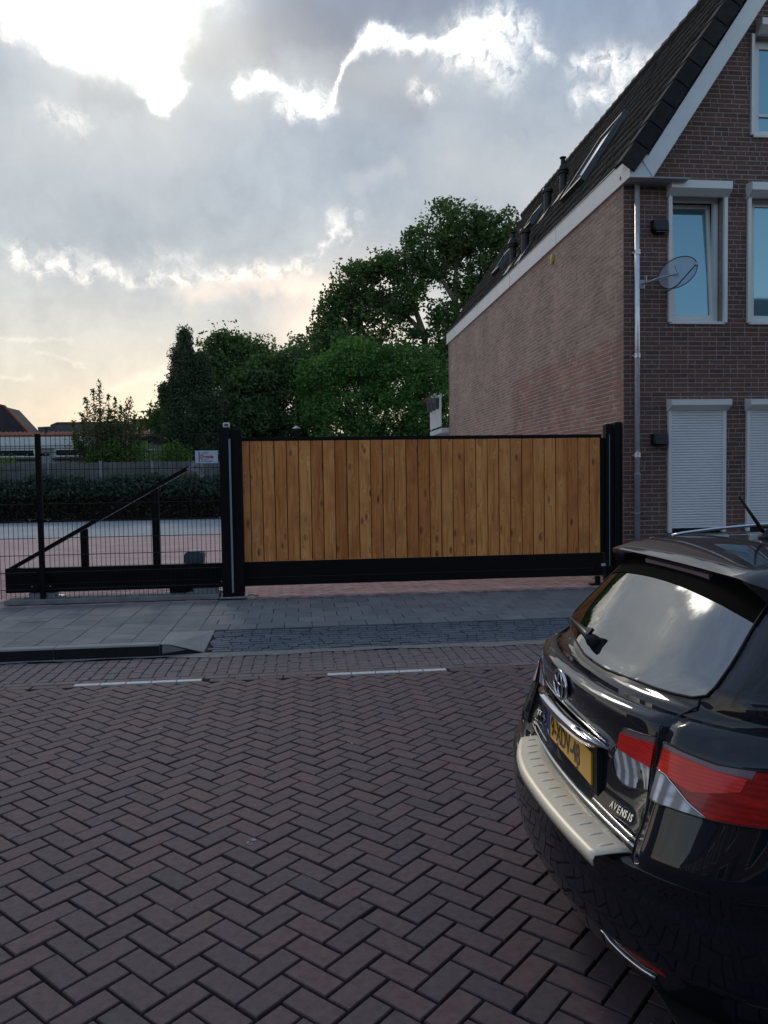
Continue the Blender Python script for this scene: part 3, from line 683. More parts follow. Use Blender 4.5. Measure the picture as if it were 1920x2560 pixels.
# --- white fascia, soffit and barge board
gz0, gz1 = 5.742, 6.03
b = MB(); b.box((4.53, 10.225, gz0), (4.548, RY + .1, gz1)); obj('fascia', b, M['white_trim'], house, label='long white fascia board under the eaves')
b = MB(); b.box((4.548, 10.225, gz0 + .002), (4.571 + .02, RY + .05, gz0 + .02)); b.box((4.548, 10.225, gz0 + .003), (5.4, FY + .002, gz0 + .021)); obj('soffit', b, M['soffit'], house)
for k in range(1, 5):
    b = MB(); y = 10.225 + k * 3.0; b.box((4.5275, y, gz0 + .004), (4.5305, y + .012, gz1 - .004)); obj('fascia_joint', b, M['soffit'], house)
b = MB(); b.prism([(4.53, gz0), (4.86, gz0), (5.045, 6.03), (4.53, 6.03)], 'y', 10.205, 10.225); obj('gutter_end', b, M['white_trim'], house)
b = MB(); b.tube([(4.526, 10.20, gz1 + .008), (4.526, RY + .1, gz1 + .008)], .009, 6); b.box((4.52, 10.19, gz1 + .001), (4.80, 10.24, gz1 + .016)); b.box((4.532, 10.24, gz1 - .04), (4.62, RY + .1, gz1 - .03)); obj('gutter', b, M['pvc_grey'], house)
sp = math.tan(PITCH)
def bz(x, off): return 5.742 + (x - 4.857) * sp + off
b = MB(); b.prism([(4.858, gz0), (RIDGE[0], bz(RIDGE[0], 0)), (RIDGE[0], bz(RIDGE[0], .40)), (4.80, 6.045), (4.66, 6.032)], 'y', 10.190, 10.2045)
obj('barge_board', b, M['white_trim'], house, label='broad white barge board running up the gable')
b = MB(); xr = 2 * RIDGE[0]; b.prism([(xr - 4.858, gz0), (RIDGE[0], bz(RIDGE[0], 0)), (RIDGE[0], bz(RIDGE[0], .40)), (xr - 4.72, bz(4.72, .40))], 'y', 10.190, 10.2045); obj('barge_board', b, M['white_trim'], house)
b = MB(); b.prism([(4.88, gz0 + .03), (RIDGE[0], bz(RIDGE[0], .03)), (RIDGE[0], bz(RIDGE[0], .05)), (4.87, gz0 + .045)], 'y', 10.225, FY); obj('verge_soffit', b, M['soffit'], house)
# --- drainpipe
px_, py_ = 4.742, 10.435
dp = MB(); dp.lathe([(.036, 1.69), (.036, 5.74)], (px_, py_, 0), 16); dpo = obj('drainpipe', dp, M['zinc'], house, smooth=False, label='shiny zinc drainpipe with a matt grey lower length')
for p in dpo.data.polygons: p.use_smooth = len(p.vertices) == 4
dp = MB(); dp.lathe([(.038, 0), (.038, 1.60), (.043, 1.605), (.043, 1.70), (.046, 1.705), (.046, 1.72), (.036, 1.722)], (px_, py_, 0), 16); obj('lower_pipe', dp, M['pvc_grey'], dpo, smooth=True)
for z in (4.80, 3.37, 1.975):
    b = MB(); b.lathe([(.036, z - .03), (.044, z - .028), (.044, z - .012), (.039, z - .010), (.039, z + .008), (.044, z + .010), (.044, z + .03), (.036, z + .034)], (px_, py_, 0), 14); b.box((px_ - .056, py_ + .01, z - .008), (px_ + .056, FY + .01, z + .008)); obj('pipe_collar', b, M['zinc'], dpo)
b = MB(); b.lathe([(.038, 1.15), (.041, 1.151), (.041, 1.165), (.038, 1.166)], (px_, py_, 0), 14); b.box((px_ - .06, py_ + .01, 1.152), (px_ - .03, FY, 1.164)); obj('pipe_collar', b, M['pvc_grey'], dpo)
# --- windows
def frame_rect(b, x0, x1, z0, z1, w, y0, y1, wb=None):
    wb = wb or w
    b.bbox((x0, y0, z0), (x1, y1, z0 + wb), .004); b.bbox((x0, y0, z1 - w), (x1, y1, z1), .004)
    b.bbox((x0, y0 + .001, z0 + wb - .003), (x0 + w, y1 - .001, z1 - w + .003), .004); b.bbox((x1 - w, y0 + .001, z0 + wb - .003), (x1, y1 - .001, z1 - w + .003), .004)
def shutter_box(parent, x0, x1, zt, zb, yf):
    b = MB(); b.prism([(FY + .0, zt + .02), (yf, zt), (yf, zb + .07), (FY - .05, zb), (FY, zb)], 'x', x0, x1); bx = obj('shutter_box', b, M['white_pvc'], parent)
    b = MB(); b.prism([(FY, zt + .024), (yf - .004, zt + .004), (yf - .004, zb + .067), (FY - .052, zb - .004), (FY, zb - .004)], 'x', x0 - .006, x0 - .0005)
    b.prism([(FY, zt + .024), (yf - .004, zt + .004), (yf - .004, zb + .067), (FY - .052, zb - .004), (FY, zb - .004)], 'x', x1 + .0005, x1 + .006); obj('end_cap', b, M['white_pvc'], parent)
def rails(parent, x0, x1, z0, z1, w=.05):
    for a in (x0, x1 - w):
        b = MB(); b.bbox((a, FY - .045, z0), (a + w, FY + .0, z1), .003); obj('guide_rail', b, M['white_pvc'], parent)
def window(x0, x1, z0, z1, label, tiltw=False, mullion=None, bz_=None):
    fy = FY + .115; b = MB(); frame_rect(b, x0 + .03, x1 - .015, z0 + .01, z1, .062, fy, fy + .07)
    b.bbox((x0 - .02, FY - .03, z0 - .03), (x1 + .02, FY + .12, z0 + .008), .004)
    w = obj('window', b, M['white_pvc'], house, label=label)
    xa, xb, za, zb = x0 + .085, x1 - .07, z0 + .066, z1 - .056
    T = Matrix.Identity(4)
    if tiltw: T = Matrix.Translation((0, fy + .02, za)) @ Matrix.Rotation(-R(4.2), 4, 'X') @ Matrix.Translation((0, -fy - .02, -za))
    b = MB(); frame_rect(b, xa, xb, za, zb, .058, fy + .004, fy + .06); obj('sash', b, M['white_pvc'], w, mw=T)
    b = MB(); b.box((xa + .05, fy + .03, za + .05), (xb - .05, fy + .04, zb - .05)); obj('pane', b, M['pane'], w, mw=T)
    if mullion:
        b = MB(); b.bbox((xa + .05, fy + .0, mullion - .02), (xb - .05, fy + .028, mullion + .02), .003); obj('glazing_bar', b, M['white_pvc'], w)
    b = MB(); b.box((x0 + .02, fy + .22, z0), (x1 - .0, fy + .24, z1)); obj('room_shade', b, M['black_plastic'], w)
    return w
w1 = window(*win_open[0], 'upper window with its narrow white casement tilted open', True)
shutter_box(w1, 5.205, 6.085, 5.775, 5.60, 10.335); rails(w1, 5.217, 6.09, 3.845, 5.61)
w2 = window(*win_open[1], 'upper window at the right edge, closed, reflecting dark shapes')
shutter_box(w2, 6.388, 7.27, 5.775, 5.60, 10.335); rails(w2, 6.397, 7.275, 3.845, 5.61)
w3 = window(*win_open[2], 'gable window with a horizontal glazing bar', False, 6.82)
shutter_box(w3, 6.52, 7.53, 8.02, 7.86, 10.335); rails(w3, 6.437, 7.59, 6.475, 7.87, .045)
for i, (x0, lab) in enumerate(((5.217, 'closed white roller shutter nearest the drainpipe'), (6.397, 'closed white roller shutter at the right edge'))):
    x1 = x0 + .865; b = MB()
    b.bbox((x0 + .045, FY - .034, .925), (x1 - .045, FY - .016, .965), .003); sh = obj('roller_shutter', b, M['shutter'], house, label=lab)
    z = .9665; sl_me = None; pit = .0372
    while z < 2.62:
        if sl_me is None:
            b = MB(); prof = [(0, 0), (-.010, .004), (-.0125, .014), (-.010, .027), (-.003, .034), (.006, .036), (.006, 0)]
            b.prism(prof, 'x', x0 + .047, x1 - .047); sl_me = mesh('shutter_slat', b.v, b.f, M['shutter'], None)
        put(bpy.data.objects.new('shutter_slat', sl_me), sh, Matrix.Translation((0, FY - .022, z))); z += pit
    rails(sh, x0, x1, .86, 2.60); shutter_box(sh, x0 - .008, x1 + .008, 2.795 - .05, 2.60, 10.335)
    b = MB(); b.box((x0 + .05, FY + .05, .85), (x1 - .05, FY + .06, 2.62)); obj('dark_reveal', b, M['black_plastic'], sh)
    b = MB(); b.bbox((x0 - .01, FY - .05, .80), (x1 + .01, FY + .05, .846), .004); obj('sill', b, M['concrete_dark'], sh)
# --- roof windows, flue pipes and vent
def onroof(x, y, off): return Vector((x, y, roof_z(x))) + Vector((-math.sin(PITCH), 0, math.cos(PITCH))) * off
def roof_window(xa, xb, ya, yb, lab):
    s0 = (xa - 4.47) / math.cos(PITCH); s1 = (xb - 4.47) / math.cos(PITCH); mw = Matrix.Translation((4.47, 0, EZ)) @ TS; b = MB()
    for (a0, a1, c0, c1) in ((ya, ya + .08, s0, s1), (yb - .08, yb, s0, s1), (ya + .08, yb - .08, s0, s0 + .09), (ya + .08, yb - .08, s1 - .09, s1)): b.bbox((a0, c0, .0), (a1, c1, .12), .006)
    o = obj('roof_window', b, M['black_plastic'], house, mw=mw, label=lab)
    b = MB(); b.box((ya + .08, s0 + .09, .075), (yb - .08, s1 - .09, .09)); obj('pane', b, M['skylight'], o, mw=mw)
    b = MB(); b.box((ya - .012, s0, .02), (ya - .002, s1, .126)); b.box((yb + .002, s0, .02), (yb + .012, s1, .126)); obj('flashing', b, M['flashing'], o, mw=mw)
roof_window(5.12, 5.94, 13.35, 14.45, 'large roof window nearest the street')
roof_window(5.62, 5.95, 18.0, 18.75, 'middle roof window')
roof_window(5.08, 5.44, 18.9, 19.6, 'roof window nearest the back eaves')
def flue(x, y, h, cowl, lab):
    p = Vector((x, y, roof_z(x))); b = MB()
    if cowl:
        b.lathe([(.075, -.25), (.075, h * .52), (.115, h * .53), (.118, h * .56), (.085, h * .57), (.085, h * .60), (.118, h * .61), (.118, h * .64), (.075, h * .76), (.05, h * .80), (.045, h * .93), (.02, h * .935), (.02, h * .96), (.07, h * .965), (.07, h * .99), (.02, h)], p, 14)
    else: b.lathe([(.085, -.25), (.085, h * .82), (.12, h * .83), (.12, h * .93), (.10, h), (.02, h * 1.01)], p, 14)
    o = obj('flue_pipe', b, M['black_plastic'], house, label=lab)
    b = MB(); s0 = (x - 4.47) / math.cos(PITCH); b.bbox((y - .2, s0 - .28, .03), (y + .2, s0 + .24, .045), .003); obj('flashing', b, M['flashing'], o, mw=Matrix.Translation((4.47, 0, EZ)) @ TS)
flue(5.64, 16.0, .75, True, 'taller flue with a ringed cowl, nearer pair on the roof'); flue(5.55, 16.75, .50, False, 'short capped flue, nearer pair on the roof')
flue(4.80, 16.9, .72, True, 'ringed cowl flue low on the roof'); flue(4.78, 15.9, .48, False, 'capped flue low on the roof')
b = MB(); Mx = Matrix.Translation((WX, 13.5, 5.553)) @ Matrix.Rotation(-R(90), 4, 'Y')
b.lathe([(.085, -.01), (.085, .02), (.075, .045), (.03, .05)], (0, 0, 0), 18, Mx)
vc = obj('vent_cap', b, M['yellow'], house, label='round yellow vent cap high on the side wall')
b = MB()
for r_ in (.03, .055): b.lathe([(r_, .049 - r_ * .1), (r_ + .004, .054 - r_ * .1), (r_ + .006, .049 - r_ * .1)], (0, 0, 0), 14, Mx)
obj('vent_grille', b, M['black_plastic'], vc)
# --- wall lamps
for z, lab in ((5.08, 'black box wall lamp beside the upper tilted window'), (2.108, 'black box wall lamp beside the lower roller shutter')):
    t = thing('wall_lamp', (5.07, FY, z), lab, 'wall lamp', 'black wall lamps')
    b = MB(); b.prism([(FY, z + .17), (FY - .10, z + .17), (FY - .125, z + .02), (FY, z + .0)], 'x', 4.985, 5.172); obj('lamp_body', b, M['black_plastic'], t)
    b = MB(); b.box((4.965, FY - .11, z + .03), (4.984, FY, z + .165)); obj('side_plate', b, M['black_plastic'], t)
    b = MB(); b.box((5.0, FY - .112, z - .004), (5.155, FY - .02, z + .006)); obj('lens', b, M['pane_dark'], t)
# --- satellite dish
dc = Vector((5.16, 10.10, 4.44)); dn = Vector((-.66, -.60, .45)).normalized()
t = thing('satellite_dish', (4.82, FY, 4.37), 'clear round satellite dish with a dark rim, bracketed beside the upper window', 'satellite dish')
q = dn.to_track_quat('Z', 'Y').to_matrix().to_4x4(); DM = Matrix.Translation(dc) @ q
m = bpy.data.materials.new('smoked_acrylic'); m.use_nodes = True; bb = m.node_tree.nodes['Principled BSDF']; bb.inputs['Base Color'].default_value = (.33, .33, .40, 1); bb.inputs['Alpha'].default_value = .55; bb.inputs['Roughness'].default_value = .35
prof = [(r_, .9 * r_ * r_ - .06) for r_ in (.01, .06, .12, .18, .24, .262)]
b = MB(); b.lathe(prof, (0, 0, 0), 32, DM); b.f = b.f[:-2]; obj('dish_bowl', b, m, t, smooth=True)
b = MB(); b.tube([DM @ Vector((.263 * math.cos(a), .263 * math.sin(a), .002)) for a in [k * 2 * math.pi / 32 for k in range(33)]], .0065, 6, False); obj('rim', b, M['black_plastic'], t)
b = MB(); b.tube([dc - dn * .02, (4.92, 10.2, 4.38), (4.83, 10.46, 4.37)], .014, 8); b.box((4.79, 10.47, 4.31), (4.87, FY, 4.43)); b.tube([(4.84, 10.36, 4.375), (4.84, 10.36, 4.46)], .01, 6); obj('bracket', b, M['galv'], t)
b = MB(); b.tube([(5.03, 10.12, 4.19), (5.10, 9.98, 4.24), (5.33, 9.93, 4.50)], .008, 6); obj('feed_arm', b, M['black_plastic'], t)
b = MB(); b.tube([(5.33, 9.93, 4.50), (5.36, 9.93, 4.53)], .016, 8); obj('receiver', b, M['pale_plastic'], t)
b = MB(); b.tube([dc - dn * .05 + Vector((-.06, 0, .13)), dc - dn * .05 + Vector((0, 0, -.02)), dc - dn * .05 + Vector((-.13, 0, .0))], .006, 6); obj('spokes', b, M['galv'], t)
# --- balcony and pots at the back of the house
t = thing('balcony', (4.5, 23.6, 3.1), 'white boarded balcony at the back corner of the brick house', 'balcony')
b = MB(); b.box((4.34, 23.3, 3.06), (6.5, 25.4, 3.20)); obj('balcony_floor', b, M['white_trim'], t)
for k in range(20):
    b = MB(); b.box((4.33, 23.34 + k * .10, 3.26), (4.35, 23.34 + k * .10 + .092, 4.17)); obj('board', b, M['white_trim'], t)
b = MB(); b.box((4.31, 23.33, 4.17), (4.37, 25.36, 4.21)); obj('handrail', b, M['white_trim'], t)
b = MB(); b.box((4.9, 23.4, 0), (6.4, 25.2, 3.06)); obj('rear_extension', b, M['far_brick'], t)
for k, (y, lab) in enumerate(((23.7, 'grey pot of white flowers on the balcony rail, next to the wall'), (24.3, 'grey pot of pale flowers on the balcony rail, the middle one'), (24.9, 'grey pot of red flowers on the balcony rail, farthest from the wall'))):
    f = thing('flower_pot', (4.28, y, 4.0), lab, 'flower pot', 'flower pots hanging on the balcony rail')
    b = MB(); b.lathe([(.07, -.22), (.11, .10), (.115, .11), (.10, .12)], (4.25, y, 4.03), 10); obj('pot', b, M['pot'], f)
    b = MB()
    for q_ in range(60):
        c_ = Vector((4.25, y, 4.2)) + Vector((random.gauss(0, .09), random.gauss(0, .09), random.gauss(0, .06))); s_ = .03; d1 = Vector((random.random() - .5, random.random() - .5, random.random() - .5)).normalized() * s_; d2 = Vector((random.random() - .5, random.random() - .5, random.random() - .5)).normalized() * s_
        b.tone = random.random(); b.quad(c_ - d1, c_ - d2, c_ + d1, c_ + d2)
    obj('flowers', b, [M['pale_plastic'], M['leaf_mid'], M['petal']][k], f)

# ================================================================== sliding gate
def text(name, s, size, mw, material, parent, ext=.002, align='LEFT', sx=1.0, bold=0.0):
    cu = bpy.data.curves.new(name, 'FONT'); cu.body = s; cu.size = size; cu.extrude = ext; cu.align_x = align; cu.offset = bold; cu.materials.append(material)
    tmp = bpy.data.objects.new('lettering', cu); me = bpy.data.meshes.new_from_object(tmp); bpy.data.objects.remove(tmp); me.transform(Matrix.Diagonal((sx, 1, 1, 1)))
    return put(bpy.data.objects.new(name, me), parent, mw)
FACE = Matrix(((1, 0, 0, 0), (0, 0, -1, 0), (0, 1, 0, 0), (0, 0, 0, 1)))       # text plane x,z facing -Y
GY = 10.6
gate = thing('sliding_gate', (1.7, GY, .25), 'long black steel sliding gate filled with upright orange brown larch boards', 'gate')
K = M['black_steel']
b = MB(); b.bbox((-.90, GY, 2.238), (4.285, GY + .06, 2.287), .004); obj('top_rail', b, K, gate)
b = MB(); b.bbox((-3.893, GY - .005, .262), (4.30, GY + .13, .590), .006); bm_ = obj('bottom_beam', b, K, gate)
b = MB(); b.bbox((-3.87, GY - .010, .372), (4.16, GY - .0055, .380), .0015); obj('beam_groove', b, M['galv'] if False else M['black_plastic'], bm_)
b = MB(); b.bbox((-.90, GY, .592), (-.842, GY + .06, 2.237), .004); b.bbox((4.272, GY, .592), (4.33, GY + .06, 2.237), .004); obj('end_stile', b, K, gate)
n = 31; pit = (4.268 + .838) / n; bme = None
for i in range(n):
    x = -.838 + i * pit
    if bme is None:
        b = MB(); b.bbox((.005, 0, 0), (pit - .006, .028, 1.645), .0025); bme = mesh('board', b.v, b.f, M['wood'])
    put(bpy.data.objects.new('board', bme), gate, Matrix.Translation((x, GY + .004 + random.gauss(0, .0012), .592)) @ Matrix.Rotation(random.gauss(0, .0008), 4, 'Y'))
b = MB(); b.box((-.85, GY + .04, .6), (4.28, GY + .05, 2.24)); obj('dark_backing', b, K, gate)
b = MB(); P_ = [(-3.86, .588), (-3.80, .588), (-.90, 2.205), (-.90, 2.262)]; b.prism([(-3.875, .588), (-3.775, .588), (-.90, 2.19), (-.90, 2.25)], 'y', GY + .03, GY + .09); obj('diagonal_brace', b, K, gate)
b = MB(); b.prism([(-3.68, .655), (-3.665, .645), (-.95, 2.154), (-.95, 2.163)], 'y', GY + .032, GY + .088); obj('brace_edge', b, M['galv'], gate)
for xa, zt in ((-2.936, 1.09), (-1.997, 1.615)):
    b = MB(); b.bbox((xa, GY + .035, .591), (xa + .092, GY + .095, zt), .004); obj('brace_post', b, K, gate)
b = MB(); b.prism([(-1.52, 1.87), (-1.43, 1.98), (-1.36, 1.93), (-1.30, 2.02), (-1.24, 1.98), (-1.34, 1.86), (-1.27, 1.78), (-1.33, 1.75), (-1.40, 1.83)], 'y', GY + .02, GY + .028); obj('brace_bracket', b, M['galv'], gate)
b = MB(); b.box((4.275, GY - .008, .40), (4.345, GY - .0055, .436)); obj('maker_plate', b, M['sign_white'], gate)
# guide post (left) with its grey seal strip and beacon
t = thing('gate_post', (-.905, 10.55, .12), 'thick black guide post at the left end of the boards', 'gate post')
b = MB(); b.bbox((-1.062, 10.44, .15), (-.925, 10.57, 2.415), .006); obj('post', b, K, t)
b = MB(); b.bbox((-.924, 10.47, .15), (-.770, 10.575, 2.385), .006); obj('second_post', b, K, t)
b = MB(); b.bbox((-.936, 10.428, .20), (-.912, 10.439, 2.262), .002); obj('seal_strip', b, M['pvc_grey'], t)
b = MB(); b.bbox((-1.10, 10.40, .124), (-.745, 10.62, .145), .004); obj('base_plate', b, M['galv'], t)
for x in (-1.075, -.765):
    b = MB(); b.lathe([(.014, .145), (.014, .16), (.008, .161), (.008, .20)], (x, 10.44, 0), 6); obj('anchor_bolt', b, M['galv'], t)
t = thing('signal_beacon', (-.966, 10.52, 2.415), 'small white signal beacon on top of the left gate post', 'beacon')
b = MB(); b.bbox((-1.010, 10.48, 2.4155), (-.922, 10.56, 2.482), .008); obj('housing', b, M['beacon'], t)
b = MB(); b.bbox((-.99, 10.476, 2.435), (-.94, 10.4795, 2.465), .001); obj('lens', b, M['grey_plastic'], t)
# catch posts on the right
t = thing('catch_post', (4.41, 10.6, .12), 'pair of black catch posts against the brick wall', 'gate post')
b = MB(); b.bbox((4.338, GY - .03, .12), (4.435, GY + .09, 2.428), .006); obj('post', b, K, t)
b = MB(); b.bbox((4.345, GY - .028, 2.4282), (4.40, GY + .05, 2.434), .002); obj('post_cap', b, M['galv'], t)
b = MB(); b.bbox((4.455, GY - .07, .12), (4.556, GY + .05, 2.452), .006); obj('second_post', b, K, t)
b = MB(); b.bbox((4.385, GY - .0355, .4), (4.392, GY - .0305, 2.28), .001); obj('seal_strip', b, M['pvc_grey'], t)
b = MB(); b.bbox((4.12, GY - .02, .1225), (4.34, GY + .10, .15), .004); b.box((4.2, GY, .15), (4.26, GY + .06, .25)); obj('catch_shoe', b, K, t)
# carriages, drive and footing
t = thing('gate_footing', (-2.5, 10.6, .12), 'galvanised footing strip under the open end of the gate', 'footing')
b = MB(); b.bbox((-3.86, 10.42, .123), (-1.11, 10.80, .188), .006); obj('strip', b, M['concrete'], t)
for x, lab in ((-3.42, 'galvanised roller carriage at the left end under the beam'), (-1.30, 'galvanised roller carriage under the beam beside the gate post')):
    t = thing('roller_carriage', (x, 10.66, .188), lab, 'roller carriage', 'roller carriages under the sliding gate')
    b = MB(); b.prism([(x - .24, .19), (x + .24, .19), (x + .24, .205), (x + .16, .215), (x + .17, .258), (x - .17, .258), (x - .16, .215), (x - .24, .205)], 'y', 10.54, 10.72); obj('plate', b, M['galv'], t)
    b = MB(); b.tube([(x, 10.538, .235), (x, 10.53, .235)], .018, 8); obj('axle', b, M['galv'], t)
t = thing('gate_motor', (-1.48, 10.86, .19), 'blue grey rounded gate motor standing behind the beam', 'gate motor')
b = MB(); w_ = .135
prof = [(-w_, .19), (w_, .19), (w_, .64)] + [(w_ * math.cos(a) ** .5, .64 + .10 * math.sin(a) ** .8) for a in (.3, .6, .9, 1.2)] + [(0, .742)] + [(-w_ * math.cos(a) ** .5, .64 + .10 * math.sin(a) ** .8) for a in (1.2, .9, .6, .3)] + [(-w_, .64)]
b.prism(prof, 'y', 10.78, 10.95); obj('cover', b, M['grey_plastic'], t)
b = MB(); pr2 = [(p[0] * 1.03, p[1] + .006) for p in prof[2:]]; b.prism(pr2, 'y', 10.951, 11.02); obj('lid', b, M['pale_plastic'], t)
for o in t.children if False else []: pass
def shift(o, dx): o.matrix_basis = Matrix.Translation((dx, 0, 0)) @ o.matrix_basis
for o in list(COL.objects):
    if o.parent == t: shift(o, -1.48)
b = MB(); b.bbox((-1.80, 10.70, .19), (-1.56, 10.80, .262), .004); obj('drive_foot', b, M['black_plastic'], t)
# --- mesh fence in front of the gate's tail
t = thing('mesh_fence', (-3.4, 10.48, .12), 'black welded wire mesh fence in front of the open tail of the gate', 'fence')
b = MB(); b.bbox((-3.428, 10.485, .10), (-3.362, 10.53, 2.355), .004); obj('fence_post', b, K, t)
b = MB(); b.lathe([(.055, .122), (.055, .135), (.04, .14)], (-3.40, 10.50, 0), 10); obj('post_foot', b, K, t)
vm = mesh('wire', *(lambda q: (q.v, q.f))(MB().tube([(0, 0, .20), (0, 0, 2.345)], .0036, 5)), K)
xs_ = [-1.09 - .0592 * i for i in range(38)] + [-3.49 - .0592 * i for i in range(76)]
for x in xs_: put(bpy.data.objects.new('wire', vm), t, Matrix.Translation((x, 10.465, random.gauss(0, .003))))
for (xa, xb) in ((-3.34, -1.065), (-8.0, -3.45)):
    hm = mesh('horizontal_wire', *(lambda q: (q.v, q.f))(MB().tube([(xa, 0, 0), (xb, 0, 0)], .0042, 5)), M['black_plastic'])
    for k in range(10):
        z = 2.332 - .2235 * k
        for y in (10.458, 10.472): put(bpy.data.objects.new('horizontal_wire', hm), t, Matrix.Translation((0, y, z)))
for z in (2.083, 1.225, .361):
    for s_ in (-1, 1):
        b = MB(); x = -3.395 + s_ * .095; b.bbox((x - .055, 10.448, z - .017), (x + .055, 10.480, z + .017), .003); cl = obj('clamp', b, K, t)
        b = MB(); b.tube([(x + s_ * .02, 10.447, z), (x + s_ * .02, 10.438, z)], .009, 8); obj('bolt', b, M['galv'], cl)
for z in (2.105, 1.22, .36):
    b = MB(); b.tube([(-1.075, 10.44, z), (-1.075, 10.43, z)], .009, 8); obj('bolt', b, M['galv'], t)
# --- the sign tied to the mesh
t = thing('company_sign', (-1.23, 10.44, 1.94), 'small white sign with a red name and blue fence emblem tied to the mesh', 'sign')
b = MB(); b.bbox((-1.378, 10.444, 1.942), (-1.082, 10.452, 2.110), .002); obj('panel', b, M['sign_white'], t)
text('red_name', 'Dennis', .062, Matrix.Translation((-1.312, 10.443, 2.010)) @ FACE, M['sign_red'], t, .0008, sx=.98, bold=.0022)
b = MB(); b.box((-1.331, 10.4425, 1.958), (-1.320, 10.4438, 2.098)); obj('emblem_post', b, M['sign_blue'], t)
b = MB(); top = lambda x: 2.068 + .026 * ((x + 1.305) / .098) ** .8 if x > -1.305 else 2.068
xs2 = [-1.305 + .0122 * i for i in range(9)]
for a, c in zip(xs2, xs2[1:]): b.quad((a, 10.443, top(a)), (c, 10.443, top(c)), (c, 10.443, top(c) + .003), (a, 10.443, top(a) + .003))
for a in xs2[2:]: b.box((a - .0012, 10.4425, 2.055), (a + .0012, 10.4436, top(a)))
obj('emblem_bars', b, M['sign_blue'], t)
b = MB(); b.box((-1.305, 10.4428, 1.990), (-1.21, 10.4437, 1.997)); obj('small_print', b, M['pvc_grey'], t)
text('phone_number', 'Tel. 0162-318014', .022, Matrix.Translation((-1.303, 10.443, 1.962)) @ FACE, M['sign_blue'], t, .0006, sx=.98, bold=.0004)
# --- lone black post in the yard
t = thing('yard_post', (-.06, 20, .12), 'slim black post with a pointed cap standing in the yard', 'post')
b = MB(); b.bbox((-.13, 19.93, .12), (0.0, 20.07, 3.0), .004); obj('post', b, K, t)
b = MB(); b.lathe([(.10, 3.0), (.10, 3.02), (.02, 3.075)], (-.065, 20, 0), 4); obj('cap', b, M['galv'], t)

# ================================================================== far side of the yard
def leaf_quads(cent, size, tone, squash=1.0, droop=0.0):
    """one folded leaf (2 triangles) per centre; returns verts (4N) and tones"""
    N = len(cent); d = rng.normal(size=(N, 3)); d[:, 2] = d[:, 2] * .7 - droop; d /= np.linalg.norm(d, axis=1)[:, None]
    e = rng.normal(size=(N, 3)); e -= d * (e * d).sum(1)[:, None]; e /= np.linalg.norm(e, axis=1)[:, None]
    s = size * rng.uniform(.6, 1.3, N)[:, None]
    v = np.stack([cent - d * s, cent + e * s * .55 * squash, cent + d * s, cent - e * s * .55 * squash], 1).reshape(-1, 3)
    return v, np.repeat(tone, 4)
def quad_mesh(name, v, tones, material):
    n = len(v) // 4; me = bpy.data.meshes.new(name); me.vertices.add(4 * n); me.vertices.foreach_set('co', v.astype('f').ravel())
    me.loops.add(4 * n); me.loops.foreach_set('vertex_index', np.arange(4 * n)); me.polygons.add(n); me.polygons.foreach_set('loop_start', np.arange(0, 4 * n, 4)); me.polygons.foreach_set('loop_total', np.full(n, 4))
    me.materials.append(material); at = me.attributes.new('tone', 'FLOAT', 'POINT'); at.data.foreach_set('value', tones.astype('f')); me.update(); me.validate(); return me
def crown(blobs, per, sub, subr, size, fill=.35, droop=0., squash=1., flatz=1.):
    """leaves in sub-clusters scattered over ellipsoid blobs [(centre, radii, weight)]"""
    C_ = []; T_ = []; subs = []
    for c, r, w in blobs:
        k = max(4, int(sub * w)); d = rng.normal(size=(k, 3)); d /= np.linalg.norm(d, axis=1)[:, None]
        rad = np.where(rng.random(k) < fill, rng.random(k) ** .5, rng.uniform(.82, 1.06, k))
        cc = np.array(c) + d * rad[:, None] * np.array(r)
        for q in cc:
            n = int(per * rng.uniform(.5, 1.5)); sr = subr * rng.uniform(.6, 1.5)
            p = q + np.clip(rng.normal(size=(n, 3)), -1.7, 1.7) * sr * np.array([1, 1, .75 * flatz]); 
            if droop: p[:, 2] -= droop * rng.random(n) ** 2 * 1.2
            C_.append(p); T_.append(np.clip(rng.normal(.45, .16) + rng.normal(0, .16, n), 0, 1)); subs.append(q)
    cent = np.concatenate(C_); tone = np.concatenate(T_); v, t_ = leaf_quads(cent, size, tone, squash, droop); return v, t_, subs
def tree(name, base, h, label, cat, blobs, per, sub, subr, size, material, trunk_r=.2, limbs=None, droop=0., fill=.35, squash=1., twigs=90, group=None, maxz=None):
    t = thing(name, base, label, cat, group)
    v, tn, subs = crown(blobs, per, sub, subr, size, fill, droop, squash)
    if maxz: pass
    put(bpy.data.objects.new('crown', quad_mesh('crown', v, tn, material)), t)
    b = MB(); bx, by, bz0 = base
    paths = limbs or [[(bx, by, bz0), (bx + .1, by, bz0 + h * .5), (bx, by, bz0 + h * .9)]]
    for pth in paths:
        n = len(pth); r0 = trunk_r if pth[0][2] <= bz0 + .3 else trunk_r * .55; b.tube(pth, [max(.02, r0 * (1 - .8 * i / (n - 1))) for i in range(n)], 8)
    nodes = [Vector(p) for pth in paths for p in pth[1:]]
    for q in random.sample(subs, min(twigs, len(subs))):
        q = Vector(q); a = min(nodes, key=lambda p: (p - q).length + max(0, p.z - q.z) * 1.2); m_ = (a + q) / 2 + Vector((0, 0, -.08 * (a - q).length)); b.tube([a, m_, q], [.05, .03, .012], 4, False)
    obj('trunk', b, M['bark'], t); return t
YF = 33.0
fence = thing('concrete_fence', (-6, YF, .12), 'grey concrete panel fence with paler posts at the back of the yard', 'fence')
x = -18.65
pos_ = []
while x < 14: pos_.append(x); x += 2.09
